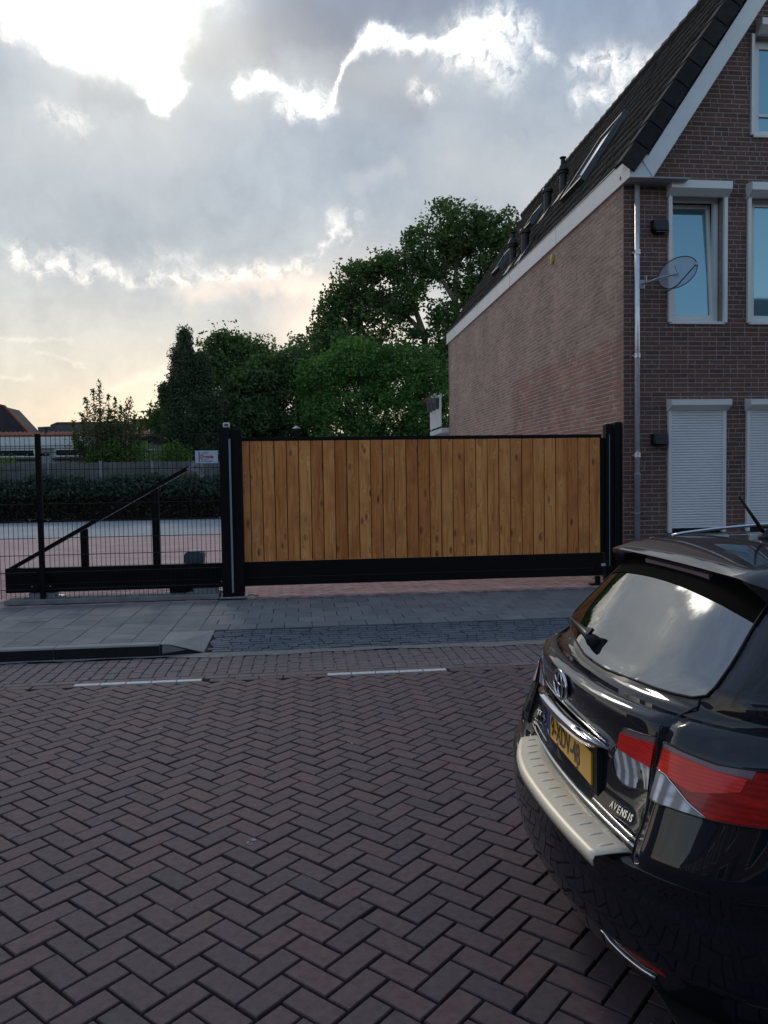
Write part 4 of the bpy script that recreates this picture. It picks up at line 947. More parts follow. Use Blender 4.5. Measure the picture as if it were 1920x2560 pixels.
for i, x in enumerate(pos_):
    b = MB(); b.bbox((x - .055, YF - .06, .12), (x + .055, YF + .06, 2.57 if i % 2 else 2.54), .008); obj('fence_post', b, M['concrete'], fence)
    for k in range(8):
        b = MB(); b.bbox((x + .057, YF - .015, .14 + k * .297), (x + 2.09 - .057, YF + .015, .14 + k * .297 + .292), .006); obj('panel', b, M['concrete_dark'], fence)
# climbing hedge over the lower fence
def hedge(name, x0, x1, y, z0, z1, n, size, m_, label, cat, ragged=.25, kind=None):
    xs = rng.uniform(x0, x1, n); top = z1 + ragged * (np.sin(xs * 1.7) * .4 + np.sin(xs * 4.1 + 1) * .3 + rng.normal(0, .35, n))
    zs = z0 + (top - z0) * rng.random(n) ** .75; ys = y + rng.normal(0, .16, n)
    v, t_ = leaf_quads(np.stack([xs, ys, zs], 1), size, np.clip(.3 + .4 * rng.random(n), 0, 1)); o = put(bpy.data.objects.new(name, quad_mesh(name, v, t_, m_)), None, None, label, cat, kind=kind); return o
hedge('ivy_hedge', -16, 5, YF - .45, 1.05, 1.85, 34000, .075, M['leaf_hedge'], 'grey green ivy hedge climbing the foot of the concrete fence', 'hedge')
b = MB()
for i in range(70): x = -16 + i * .3; b.tube([(x, YF - .35, .1), (x + random.gauss(0, .1), YF - .4, 1.2)], .02, 4, False)
o_ = hedge('dry_undergrowth', -16, 5, YF - .5, .12, 1.25, 15000, .07, M['leaf_dry'], 'brown dry undergrowth below the ivy', 'undergrowth', .1, 'stuff'); 
b2 = MB(); b2.box((-17, YF - .38, .12), (6, YF - .30, 1.15)); put(bpy.data.objects.new('soil_bank', mesh('soil_bank', b2.v, b2.f, M['joint_sand'])), None, None, 'dark soil bank under the ivy', kind='structure')
# garages with white fascia and orange tiles
g = thing('garage_block', (-12, 37, .1), 'low garage block with white fascia, strip windows and an orange tile edge', 'garage')
b = MB(); b.box((-24, 36.0, 0), (-7.4, 44, 3.25)); obj('wall', b, M['render_wall'], g)
b = MB(); b.bbox((-24, 35.82, 3.36), (-7.3, 35.98, 3.72), .01); b.box((-24, 35.9, 3.25), (-7.3, 36.3, 3.36)); obj('fascia', b, M['white_trim'], g)
for xa, xb in ((-13.35, -11.75), (-16.6, -15.0), (-10.9, -8.9)):
    b = MB(); frame_rect(b, xa, xb, 2.86, 3.22, .06, 35.93, 35.995); w = obj('window', b, M['white_pvc'], g)
    b = MB(); b.box((xa + .06, 35.97, 2.92), (xb - .06, 35.998, 3.16)); obj('pane', b, M['pane_dark'], w)
    b = MB(); b.bbox((xa - .1, 35.86, 2.72), (xb + .15, 35.995, 2.80), .01); obj('sill', b, M['dark_roof'], w)
tm = MB(); tm.prism([(0, 0), (.09, .055), (.2, .0), (.2, -.03), (0, -.03)], 'y', 0, .42); rtm = mesh('roof_tile', tm.v, tm.f, M['red_tile'])
for i in range(36):
    for r_ in range(1): put(bpy.data.objects.new('roof_tile', rtm), g, Matrix.Translation((-14.2 + i * .205, 35.95 + r_ * .3, 3.79 + r_ * .14)) @ Matrix.Rotation(R(28), 4, 'X'))
b = MB(); b.lathe([(.05, 0), (.05, .16), (.09, .17), (.09, .24), (.02, .27)], (-11.35, 36.3, 3.98), 8); obj('roof_vent', b, M['black_plastic'], g)
b = MB(); b.prism([(36.05, 3.73), (44, 3.73), (40, 4.0)], 'x', -24, -7.4); obj('roof', b, M['grey_roof'], g)
h1 = thing('left_house', (-22, 50, 0), 'house with a big dark tiled roof at the left edge', 'house')
b = MB(); b.box((-30, 48.5, 0), (-16.3, 58, 4.6)); obj('wall', b, M['far_brick'], h1)
b = MB(); b.prism([(-31, 4.5), (-15.9, 4.55), (-17.35, 6.25), (-18.2, 6.45), (-31, 6.62)], 'y', 48.2, 50.5); obj('roof', b, M['dark_roof'], h1)
b = MB(); b.tube([(-15.95, 48.15, 4.62), (-17.38, 48.15, 6.30), (-18.2, 48.15, 6.50)], .07, 6); obj('ridge_tiles', b, M['red_tile'], h1)
h2 = thing('middle_house', (-13, 50, 0), 'low house with a grey roof and orange ridge behind the garages', 'house')
b = MB(); b.box((-16.2, 51, 0), (-9.8, 58, 4.7)); obj('wall', b, M['far_brick'], h2)
b = MB(); b.prism([(-16.3, 4.65), (-9.7, 4.65), (-9.75, 5.42), (-15.2, 5.42), (-15.6, 5.26), (-16.4, 5.22)], 'y', 50.8, 58); obj('roof', b, M['grey_roof'], h2)
b = MB(); b.tube([(-15.6, 50.8, 5.30), (-15.2, 50.8, 5.47), (-9.75, 50.8, 5.48)], .06, 6); obj('ridge_tiles', b, M['red_tile'], h2)
h3 = thing('chimney_house', (-9, 50, 0), 'brown brick house end with a chimney beside the conifer', 'house')
b = MB(); b.box((-10.4, 50, 0), (-7.2, 57, 5.5)); obj('wall', b, M['far_brick'], h3)
b = MB(); b.bbox((-10.5, 49.9, 5.5), (-7.1, 57, 5.62), .01); obj('roof', b, M['dark_roof'], h3)
b = MB(); b.bbox((-9.45, 50.2, 5.62), (-8.55, 51.2, 6.02), .01); b.bbox((-9.25, 50.4, 6.02), (-8.95, 50.8, 6.16), .01); obj('chimney', b, M['far_brick'], h3)
b = MB(); frame_rect(b, -10.1, -9.35, 4.2, 5.1, .07, 49.9, 49.99); w = obj('window', b, M['white_pvc'], h3); b = MB(); b.box((-10.03, 49.93, 4.27), (-9.42, 49.97, 5.03)); obj('pane', b, M['pane_dark'], w)
sh = thing('shed', (-6.5, 38, .1), 'grey shed with a sloping roof edge in front of the conifer', 'shed')
b = MB(); b.prism([(-7.6, 0), (-6.0, 0), (-6.0, 3.38), (-7.6, 3.66)], 'y', 37.0, 40); obj('wall', b, M['render_wall'], sh)
b = MB(); b.prism([(-7.7, 3.68), (-5.9, 3.36), (-5.9, 3.50), (-7.7, 3.84)], 'y', 36.85, 40.1); obj('roof', b, M['dark_roof'], sh)
b = MB(); frame_rect(b, -7.2, -6.7, 2.5, 3.2, .06, 36.9, 36.99); obj('window', b, M['white_pvc'], sh)

# --- trees
tree('conifer', (-5.05, 37.5, 0), 9, 'dark weeping conifer with two drooping tops, left of the tree row', 'tree',
     [((-5.32, 37.5, 8.25), (.12, .15, .8), .35), ((-5.35, 37.5, 7.7), (.34, .4, .5), .4), ((-5.35, 37.5, 6.7), (.62, .6, 1.2), 1), ((-4.62, 37.5, 6.9), (.42, .5, .95), .7), ((-6.0, 37.4, 6.0), (.42, .5, .75), .45), ((-5.1, 37.5, 5.0), (1.25, 1.1, 1.5), 1.9), ((-4.9, 37.4, 3.2), (1.35, 1.2, 1.6), 2.0), ((-4.0, 37.5, 4.8), (.5, .7, 1.5), 1.0)],
     150, 72, .15, .085, M['leaf_conifer'], .22, [[(-5.1, 37.5, 0), (-5.15, 37.5, 4), (-5.3, 37.5, 8.9)], [(-5.1, 37.5, 4), (-4.6, 37.5, 7.6)]], droop=.55, fill=.5, squash=.6)
tree('shade_tree', (-3.4, 42, 0), 9.5, 'rounded dark green tree just right of the conifer', 'tree',
     [((-3.85, 42, 8.2), (1.1, 1.3, 1.25), 1), ((-2.6, 42, 8.1), (1.35, 1.3, 1.1), 1), ((-3.4, 41.6, 6.2), (2.1, 1.5, 1.7), 1.6), ((-2.9, 41.5, 3.9), (2.3, 1.5, 1.6), 1.5), ((-1.5, 42, 7.4), (.9, 1, .7), .5), ((-7.1, 41, 4.6), (.75, .8, 1.0), .4)],
     105, 62, .30, .105, M['leaf_dark'], .25, [[(-3.4, 42, 0), (-3.5, 42, 4), (-4.3, 42, 8.5)], [(-3.5, 42, 4), (-2.6, 42, 8.4)]])
tree('round_tree', (-1.4, 39, 0), 8, 'broad dull green tree in the middle of the row', 'tree',
     [((-1.9, 39, 6.3), (1.5, 1.3, 1.3), 1.2), ((-.2, 39.2, 7.0), (1.3, 1.2, 1.05), 1), ((-1.0, 38.6, 4.6), (2.2, 1.4, 1.5), 1.6), ((-.5, 38.8, 2.9), (2.4, 1.4, 1.3), 1.3), ((-2.7, 38.6, 4.4), (1.1, 1.1, 1.6), .9)],
     105, 62, .27, .09, M['leaf_mid'], .2, [[(-1.2, 39, 0), (-1.3, 39, 3.5), (-1.8, 39, 6.8)], [(-1.3, 39, 3.5), (-.2, 39, 7.4)]])
tree('tall_tree', (6.9, 43, 0), 17.5, 'tall airy tree towering behind the house roof with sky showing through its limbs', 'tree',
     [((9.0, 43, 15.7), (1.5, 1.3, 1.55), 1.0), ((7.2, 43, 14.2), (1.3, 1.2, 1.5), .9), ((11.2, 43, 15.0), (1.9, 1.3, 1.4), 1.1), ((12.4, 43, 13.2), (1.8, 1.5, 1.9), 1.2), ((9.6, 43, 13.2), (1.5, 1.2, 1.3), .7),
      ((5.0, 42.8, 13.2), (1.15, 1.1, .95), .55), ((3.4, 42.8, 12.5), (1.0, 1.0, .95), .55), ((4.6, 42.6, 10.7), (1.6, 1.2, 1.25), 1.0), ((2.3, 42.8, 10.4), (.95, 1.0, 1.3), .6), ((1.9, 42.8, 8.8), (.95, .9, 1.0), .5), ((1.5, 42.8, 9.9), (.5, .6, .6), .25), ((2.6, 42.8, 11.6), (.6, .7, .6), .3), ((3.6, 42.6, 8.3), (1.6, 1.2, 1.5), 1.0),
      ((6.3, 42.6, 11.9), (.9, .9, .9), .3), ((9.2, 42.8, 10.6), (1.7, 1.2, 1.6), .9), ((10.8, 43, 11.4), (1.3, 1.2, 1.8), .7), ((6.7, 42.6, 8.6), (1.5, 1.2, 1.2), .6), ((9.0, 42.6, 8.0), (1.8, 1.2, 1.3), .8)],
     84, 55, .30, .115, M['leaf_dark'], .30, [[(6.9, 43, 0), (7.2, 43, 6), (7.1, 43, 9.6), (6.2, 43, 12.2), (6.0, 43, 14.5)], [(7.0, 43, 9.8), (5.6, 43, 11.2), (3.4, 42.8, 12.5)], [(8.9, 43, 0.1), (9.0, 43, 7), (8.9, 43, 12), (9.0, 43, 16.5)], [(8.9, 43, 11.5), (7.9, 43, 13.1), (7.2, 43, 15.2)],
      [(9, 43, 10), (10.6, 43, 12.6), (11.6, 43, 15.3)], [(9, 43, 9), (11.2, 43, 10.4), (12.6, 43, 13)], [(7.1, 43, 6.5), (4.6, 42.8, 9.0), (2.3, 42.8, 10.8)], [(8.1, 43, 6), (8.0, 43, 9), (7.6, 43, 11)]], fill=.28, twigs=200)
tree('bright_tree', (3.6, 37, 0), 8, 'bushy brighter green tree between the gate and the far house corner', 'tree',
     [((1.2, 37, 6.2), (1.1, 1.2, 1.2), .8), ((2.8, 36.8, 7.0), (1.4, 1.2, 1.2), 1), ((4.6, 36.8, 6.6), (1.5, 1.2, 1.3), 1.1), ((6.4, 37, 6.2), (1.4, 1.2, 1.4), 1.1), ((2.0, 36.4, 4.4), (1.7, 1.2, 1.4), 1.2), ((4.4, 36.3, 4.6), (2.0, 1.2, 1.5), 1.5), ((6.6, 36.4, 4.2), (1.6, 1.2, 1.6), 1.2), ((3.6, 36.2, 2.6), (3.2, 1.3, 1.2), 1.8)],
     108, 64, .26, .080, M['leaf_bright'], .2, [[(3.6, 37, 0), (3.6, 37, 3.4), (2.8, 37, 7)], [(3.6, 37, 3), (4.7, 37, 6.6)], [(3.6, 37, 2.6), (6.2, 37, 6)], [(3.6, 37, 2.4), (1.4, 37, 6)]])
tree('yellow_green_tree', (.9, 40.5, 0), 8.6, 'thin yellowish tree rising between the round tree and the tall tree', 'tree',
     [((.3, 40.5, 8.2), (.6, .6, .7), .3), ((1.3, 40.5, 8.6), (.7, .7, .6), .3), ((2.4, 40.6, 8.4), (.7, .7, .9), .35), ((1.2, 40.4, 7.0), (1.1, .9, 1.1), .7), ((.9, 40.2, 5.0), (1.2, .9, 1.4), .7)],
     62, 60, .26, .095, M['leaf_mid'], .12, [[(.9, 40.5, 0), (.9, 40.5, 5), (1.3, 40.5, 8.8)], [(.9, 40.5, 4), (2.3, 40.5, 8.6)], [(.9, 40.5, 4), (.3, 40.5, 8.3)]], twigs=110)
# the young tree standing over the fence, leaves on upright shoots
def sapling():
    bx, by = -8.35, 34.6; t = thing('young_tree', (bx, by, .1), 'slender young tree with reddish upright shoots in front of the garages', 'tree')
    br = MB(); br.tube([(bx, by, 0), (bx, by, 2.2)], .06, 6); C_ = []; T_ = []
    tips = [(-8.62, 6.15, 1.0), (-8.95, 5.3, .9), (-9.35, 4.7, .8), (-9.65, 4.35, .7), (-8.25, 5.55, .9), (-7.95, 5.35, .9), (-7.6, 5.0, .9), (-7.3, 5.05, .9), (-7.05, 4.6, .8), (-8.55, 4.9, 1.), (-8.1, 4.8, 1.), (-7.2, 5.35, .6), (-9.75, 3.8, .7), (-6.85, 4.4, .6), (-8.8, 4.2, 1.2), (-7.8, 4.2, 1.2), (-8.3, 4.0, 1.3), (-6.9, 3.7, 1.0), (-9.5, 3.5, 1.0), (-8.9, 5.75, .7)]
    for x, z, d in tips:
        y = by + random.gauss(0, .35); p0 = Vector((bx + (x - bx) * .35, by, 2.0 + random.random() * .8)); p1 = Vector((x, y, z)); pm = (p0 + p1) / 2 + Vector(((x - bx) * .18, 0, -.1)); br.tube([p0, pm, p1], [.028, .018, .006], 4, False)
        for i in range(330):
            k = random.random() ** .75; q = p0.lerp(pm, k * 2) if k < .5 else pm.lerp(p1, k * 2 - 1); q = q + Vector((random.gauss(0, .17), random.gauss(0, .17), random.gauss(0, .08))) * (1.25 - k); C_.append(tuple(q)); T_.append(random.random())
    for i in range(3600):
        C_.append((random.gauss(-8.2, .72), by + random.gauss(0, .5), 2.0 + abs(random.gauss(0, 1.0)))); T_.append(random.random())
    for i in range(1700):
        a_ = random.random() * 6.283; k_ = random.random() ** .6; C_.append((-8.25 + 1.25 * k_ * math.cos(a_), by + random.gauss(0, .4), 3.9 + .95 * k_ * math.sin(a_))); T_.append(random.random())
    v, tn = leaf_quads(np.array(C_), .07, np.array(T_), .7); put(bpy.data.objects.new('crown', quad_mesh('crown', v, tn, M['leaf_sapling'])), t); obj('trunk', br, M['bark'], t)
sapling()
for nm, x0, x1, y, zt, lab in (('lime_shrub', -9.0, -4.6, 34.0, 3.25, 'bright yellow green shrub looking over the fence below the young tree'), ('lime_shrub', -15.2, -11.9, 33.9, 3.2, 'bright yellow green shrub at the left edge of the picture')):
    n = 3000; xs = rng.uniform(x0, x1, n); ph = x0; top = zt + .35 * np.sin(xs * 5 + ph) * np.abs(np.sin(xs * 2.3)) + rng.normal(0, .14, n); zs = 2.1 + (top - 2.1) * rng.random(n) ** .8
    if x0 < -12: top = top - (xs + 12.9).clip(0, 2) * .6; zs = 1.4 + (top - 1.4) * rng.random(n)
    v, tn = leaf_quads(np.stack([xs, y + rng.normal(0, .2, n), zs], 1), .072, rng.random(n), .8)
    t = thing(nm, ((x0 + x1) / 2, y, .1), lab, 'shrub', 'lime green shrubs'); put(bpy.data.objects.new('foliage', quad_mesh('foliage', v, tn, M['leaf_lime'])), t)
    b = MB(); [b.tube([((x0 + x1) / 2 + k * .3, y, .1), (x0 + (x1 - x0) * (k + 4) / 8, y, 2.8)], .02, 4, False) for k in range(-4, 5)]; obj('stems', b, M['bark'], t)
# --- houses across the street (behind the camera, seen in reflections)
for k, (xa, lab) in enumerate(((-19, 'brick row house opposite, left end of the row'), (-12.5, 'brick row house opposite, second from the left'), (-6, 'brick row house opposite, middle of the row'), (.5, 'brick row house opposite, fourth from the left'), (7, 'brick row house opposite, fifth from the left'), (13.5, 'brick row house opposite, right of the bay with five houses'), (20, 'brick row house opposite, last but one on the right'), (26.5, 'brick row house opposite, right end of the street'), (-25.5, 'brick row house opposite, left of the main row'), (-32, 'brick row house opposite, second beyond the row on the left'), (-38.5, 'brick row house opposite, farthest down the street'))):
    r_ = thing('row_house', (xa + 3.25, -11, 0), lab, 'house', 'row houses across the street')
    b = MB(); b.box((xa, -20, 0), (xa + 6.45, -11, 5.4)); obj('wall', b, M['far_brick'], r_)
    b = MB(); b.prism([(-10.8, 5.4), (-20.2, 5.4), (-15.5, 10.4)], 'x', xa, xa + 6.45); obj('roof', b, M['dark_roof'], r_)
    for (wx, wz, ww, wh) in ((1.0, 3.3, 1.6, 1.5), (3.9, 3.3, 1.6, 1.5), (.9, .8, 2.2, 1.6)):
        b = MB(); frame_rect(b, xa + wx, xa + wx + ww, wz, wz + wh, .08, -11.0, -10.93); w = obj('window', b, M['white_pvc'], r_)
        b = MB(); b.box((xa + wx + .08, -10.98, wz + .08), (xa + wx + ww - .08, -10.96, wz + wh - .08)); obj('pane', b, M['pane_dark'], w)
    b = MB(); b.bbox((xa + 4.2, -11, .1), (xa + 5.15, -10.94, 2.3), .01); obj('door', b, M['black_plastic'], r_)
for k, (xa, lab) in enumerate(((-34, 'brick house down the street beyond the mesh fence, nearer one'), (-42, 'brick house down the street beyond the mesh fence, farther one'))):
    r_ = thing('street_house', (xa + 3.9, 12, 0), lab, 'house', 'houses farther down the street')
    b = MB(); b.box((xa, 12, 0), (xa + 7.8, 21, 5.6)); obj('wall', b, M['far_brick'], r_)
    b = MB(); b.prism([(11.8, 5.6), (21.2, 5.6), (16.5, 9.6)], 'x', xa, xa + 7.8); obj('roof', b, M['dark_roof'], r_)
for nm, y0, y1 in (('near_pavement', -10.95, -6.2),):
    sheet(nm, -40, 40, y0, y1, .02, M['kerb_stone'], 'grey pavement on the near side of the street', kind='structure')

# ================================================================== the parked estate car
CARW = Matrix.Translation((.80, 2.70, 0)) @ Matrix(((math.cos(R(2.5)), math.sin(R(2.5)), 0, 0), (-math.sin(R(2.5)), math.cos(R(2.5)), 0, 0), (0, 0, 1, 0), (0, 0, 0, 1)))   # local x forward, y left, z up
car = thing('estate_car', None, 'black blue estate car parked with its tail towards the gate side, seen from behind', 'car', None, CARW)
def paint():
    m = bpy.data.materials.new('car_paint'); m.use_nodes = True; nt = m.node_tree; E = Nd(nt); b = nt.nodes['Principled BSDF']
    v = nt.nodes.new('ShaderNodeTexCoord').outputs['Object']
    fl_ = E.noise(v, 900, 2, .5); c = E.ramp(fl_, [(.35, (.0035, .0048, .009)), (.7, (.010, .014, .026))]); nt.links.new(c, b.inputs['Base Color'])
    b.inputs['Metallic'].default_value = .0; b.inputs['Roughness'].default_value = .4; b.inputs['Specular IOR Level'].default_value = .1
    b.inputs['Coat Weight'].default_value = 1.0; b.inputs['Coat IOR'].default_value = 1.55; b.inputs['Coat Roughness'].default_value = .018
    return m
PAINT = paint()
CH = mat('chrome', (.72, .73, .76), .07, .02, 5, metallic=1.0); STEEL = mat('brushed_steel', (.84, .75, .58), .45, .04, 3, metallic=.25, spec=.5)
TRIM = mat('black_trim', (.008, .008, .009), .35, .1, 10); BLK = mat('reflection_black', (.004, .004, .004), .8, .1, 12, spec=.03); RUB = mat('rubber', (.010, .010, .010), .7, .15, 12)  # the matt black stands for the spoiler mirrored in the rear glass
def lens(name, col, rough=.06, em=None, stripes=None):
    m = bpy.data.materials.new(name); m.use_nodes = True; nt = m.node_tree; E = Nd(nt); b = nt.nodes['Principled BSDF']
    v = nt.nodes.new('ShaderNodeTexCoord').outputs['Object']
    if stripes:
        sx = nt.nodes.new('ShaderNodeSeparateXYZ'); nt.links.new(v, sx.inputs[0])
        w = E.m('SINE', E.m('MULTIPLY', sx.outputs[stripes[0]], stripes[1])); c = E.mix(E.mapr(w, -.5, .9), col, stripes[2]); n_ = E.noise(E.v('MULTIPLY', v, (9, 9, 40)), 1.2, 3, .6); c = E.mix(E.mapr(n_, .45, .75, 0, .6), c, stripes[3]); nt.links.new(c, b.inputs['Base Color'])
    else: b.inputs['Base Color'].default_value = (*col, 1)
    b.inputs['Roughness'].default_value = .25; b.inputs['Coat Weight'].default_value = .55; b.inputs['Coat Roughness'].default_value = .02; b.inputs['Coat IOR'].default_value = 1.4
    return m
L_RED = lens('red_lens', (.95, .014, .008), stripes=(2, 620., (1.0, .04, .02), (.65, .006, .006))); L_DEEP = lens('deep_red_lens', (.32, .005, .005), stripes=(2, 420., (.50, .006, .006), (.95, .03, .015)))
L_CLEAR = lens('clear_lens', (.30, .29, .32), stripes=(1, 150., (.85, .90, .98), (.22, .21, .23)))
L_SMOKE = lens('smoked_lens', (.26, .16, .18))
ST=[ # z,u0,us,W,n,K,uf
(.165,.26,.26,.70,3.0,.45,4.60),(.18,.165,.165,.80,3.0,.45,4.66),(.21,.118,.118,.86,3.0,.45,4.72),(.30,.080,.080,.888,3.0,.45,4.75),(.322,.066,.066,.893,3.0,.45,4.76),(.336,.034,.034,.902,3.0,.45,4.77),(.40,.018,.018,.904,3.0,.45,4.77),
(.50,.008,.008,.905,3.0,.45,4.77),(.575,.008,.009,.905,2.9,.46,4.765),
(.600,.013,.014,.904,2.8,.47,4.76),(.611,.035,.018,.903,2.8,.47,4.76),(.616,.110,.020,.903,2.8,.47,4.76),(.620,.130,.022,.903,2.8,.47,4.76),
(.640,.142,.028,.903,2.75,.48,4.755),(.695,.166,.045,.903,2.7,.49,4.74),(.80,.168,.075,.902,2.6,.52,4.62),(.88,.152,.105,.900,2.6,.53,4.35),
(.955,.142,.135,.892,2.6,.54,3.95),(.988,.144,.160,.878,2.6,.54,3.70),(.998,.151,.172,.872,2.65,.54,3.64),(1.006,.175,.188,.865,2.7,.54,3.60),(1.018,.215,.212,.856,2.8,.53,3.57),
(1.033,.265,.26,.843,3.0,.50,3.53),(1.046,.290,.285,.833,3.4,.46,3.50),(1.10,.336,.326,.802,4.0,.36,3.40),(1.15,.377,.368,.780,4.0,.36,3.30),(1.20,.420,.412,.755,4.0,.36,3.20),(1.25,.460,.453,.728,4.0,.36,3.08),
(1.30,.503,.498,.700,4.0,.36,2.96),(1.36,.560,.556,.660,4.0,.36,2.78),(1.405,.612,.610,.622,4.0,.34,2.62)]
def sst(z):
    if z<=ST[0][0]: return ST[0][1:]
    for a,b in zip(ST,ST[1:]):
        if z<=b[0]:
            k=(z-a[0])/(b[0]-a[0]);return tuple(p+(q-p)*k for p,q in zip(a[1:],b[1:]))
    return ST[-1][1:]
def smooth(a,b,x):
    x=min(1,max(0,(x-a)/(b-a)));return x*x*(3-2*x)
def bow(z): return .05+.13*(1-smooth(.54,.66,z))
def Uv(v,z):
    u0,us,W,n,K,uf=sst(z);a=min(abs(v)/W,.9999)
    e=u0+(us-u0)*smooth(.5,.70,abs(v))
    return e+bow(z)*v*v+K*(1-(1-a**n)**(1/n))
def Pq(q,z):
    """q 0..1 rear quarter, 1..2 side, 2..3 front; sign = side. returns u,v,z"""
    u0,us,W,n,K,uf=sst(z);s=1 if q>=0 else -1;q=abs(q)
    if q<=1:
        t=q*math.pi/2;v=W*math.sin(t)**(2/n)
        e=u0+(us-u0)*smooth(.5,.70,v)
        return (e+bow(z)*v*v+K*(1-math.cos(t)**(2/n) if q<1 else K*1.0/K),s*v,z) if q<1 else (e+bow(z)*v*v+K,s*v,z)
    ur=us+bow(z)*W*W+K
    Kf=.75;nf=2.4
    if q<=2: return (ur+(uf-Kf-ur)*(q-1),s*W,z)
    t=(3-q)*math.pi/2
    return (uf-Kf*(1-math.cos(t)**(2/nf)),s*W*math.sin(t)**(2/nf) if q<3 else 0.0,z)

# --- body shell by closed plan curves at rising levels
QR = sorted({0, .06, .12, .2, .28, .36, .433, .47, .52, .58, .64, .70, .75, .80, .84, .88, .91, .94, .965, .985}); QS = [1.0 + .1 * i for i in range(11)]; QF = [2.0, 2.06, 2.14, 2.25, 2.4, 2.55, 2.7, 2.85, 3.0]
QS = [q for q in QS if q < 2.0]
QP = QR + QS + QF
LV = [s[0] for s in ST]
Z_ = []
for a, c in zip(LV, LV[1:]):
    k = max(1, int((c - a) / .014 + .5))
    Z_ += [a + (c - a) * i / k for i in range(k)]
Z_.append(LV[-1])
def shell(qs, zs, closed=False):
    vs = [Pq(q, z) for z in zs for q in qs]; n = len(qs); fs = [(j * n + i, j * n + i + 1, (j + 1) * n + i + 1, (j + 1) * n + i) for j in range(len(zs) - 1) for i in range(n - 1)]
    return vs, fs
def part(name, qs, zs, m, parent=car, **k):
    vs, fs = shell(qs, zs); b = MB(); b.add(vs, fs); o = obj(name, b, m, parent, True, local=True, **k)
    # orientation outward
    return o
full = [-q for q in QP[::-1] if q > 0] + QP
qt = .433
zb = [z for z in Z_ if z <= .616]; zt_ = [z for z in Z_ if .614 < z <= 1.0185]; zg = [z for z in Z_ if z >= 1.0175]
qb = [q for q in full if abs(q) <= 1.1]; qc = [q for q in full if abs(q) <= qt + .001]
body = part('body', [-q for q in QP[::-1] if q >= 1.1 - .001][:1] + [q for q in full if abs(q) >= 0], zg, PAINT) if False else None
bodyB = MB()
for side in (1, -1):
    q1 = [side * q for q in QP if q >= qt - .001]; vs, fs = shell(q1, zt_ ); bodyB.add(vs, fs if side > 0 else [f[::-1] for f in fs])
    q2 = [side * q for q in QP if q >= 1.1 - .001]; vs, fs = shell(q2, zb); bodyB.add(vs, fs if side > 0 else [f[::-1] for f in fs])
vs, fs = shell(full, zg); bodyB.add(vs, fs)
body = obj('body', bodyB, PAINT, car, True, local=True)
bump_ = part('bumper', qb, zb, PAINT)
tg = part('tailgate', qc, zt_, PAINT)
for o in (body, bump_, tg):
    o.data.validate(); 
    md = o.modifiers.new('thick', 'SOLIDIFY'); md.thickness = .004; md.offset = 0
# --- roof panel
def roofz(u, v): 
    z = 1.482 - .045 * (abs(v) / .62) ** 2.4 - .022 * max(0, (1.5 - u)) ** 2 - .02 * max(0, u - 2.0) ** 2; return z
def roof_patch(us, vw, off=0):
    b = MB(); n = 17
    for u in us:
        for i in range(n): t = -1 + 2 * i / (n - 1); v = vw(u) * t; b.v.append((u, v, roofz(u, v) + off)); b.t.append(.5)
    for j in range(len(us) - 1):
        for i in range(n - 1): a = j * n + i; b.f.append((a, a + n, a + n + 1, a + 1))
    return b
b = roof_patch([.80 + .1 * i for i in range(20)], lambda u: .60); obj('roof_panel', b, PAINT, car, True, local=True)
# skirt closing roof edge down to the shell
b = MB()
for s_ in (1, -1):
    us = [.80 + .1 * i for i in range(20)]
    for a, c in zip(us, us[1:]): b.quad((a, s_ * .598, roofz(a, .6)), (c, s_ * .598, roofz(c, .6)), (c, s_ * .64, 1.385), (a, s_ * .64, 1.385))
obj('roof_gutter', b, TRIM, car, local=True)
# --- roof spoiler
b = MB(); nv = 25; secs = []
for i in range(nv):
    t = -1 + 2 * i / (nv - 1); v = .610 * t; a = abs(t); e = max(0, (a - .89) / .11)
    ut = .532 + .006 * (1 - a * a) + .05 * e * e; zt = 1.408 - .006 * a ** 2 - .022 * e; zr = roofz(.80, v) - .001
    secs.append([(ut, v, zt - .012 - .05 * e), (ut - .004, v, zt - .006), (ut + .004, v, zt), (.60 + .02 * e, v, zt + .022), (.70, v, (zt + zr) / 2 + .022), (.798, v, zr), (.80, v, zr - .05), (.70, v, 1.372 - .02 * e), (.64, v, 1.356 - .06 * e), (.585, v, zt - .035 - .05 * e)])
n = len(secs[0])
for s_ in secs: b.v += s_; b.t += [.5] * n
for j in range(nv - 1):
    for i in range(n): b.f.append((j * n + i, (j + 1) * n + i, (j + 1) * n + (i + 1) % n, j * n + (i + 1) % n))
b.f += [tuple(range(n))[::-1][::-1], tuple(range((nv - 1) * n, nv * n))[::-1]]
sp_ = obj('spoiler', b, PAINT, car, True, local=True)
md = sp_.modifiers.new('edge', 'EDGE_SPLIT'); md.split_angle = R(38)
b = MB(); b.tube([(.7985, v, roofz(.8, v) + .0005) for v in [-.6 + .05 * i for i in range(25)]], .0030, 5); obj('roof_seam', b, RUB, car, local=True)
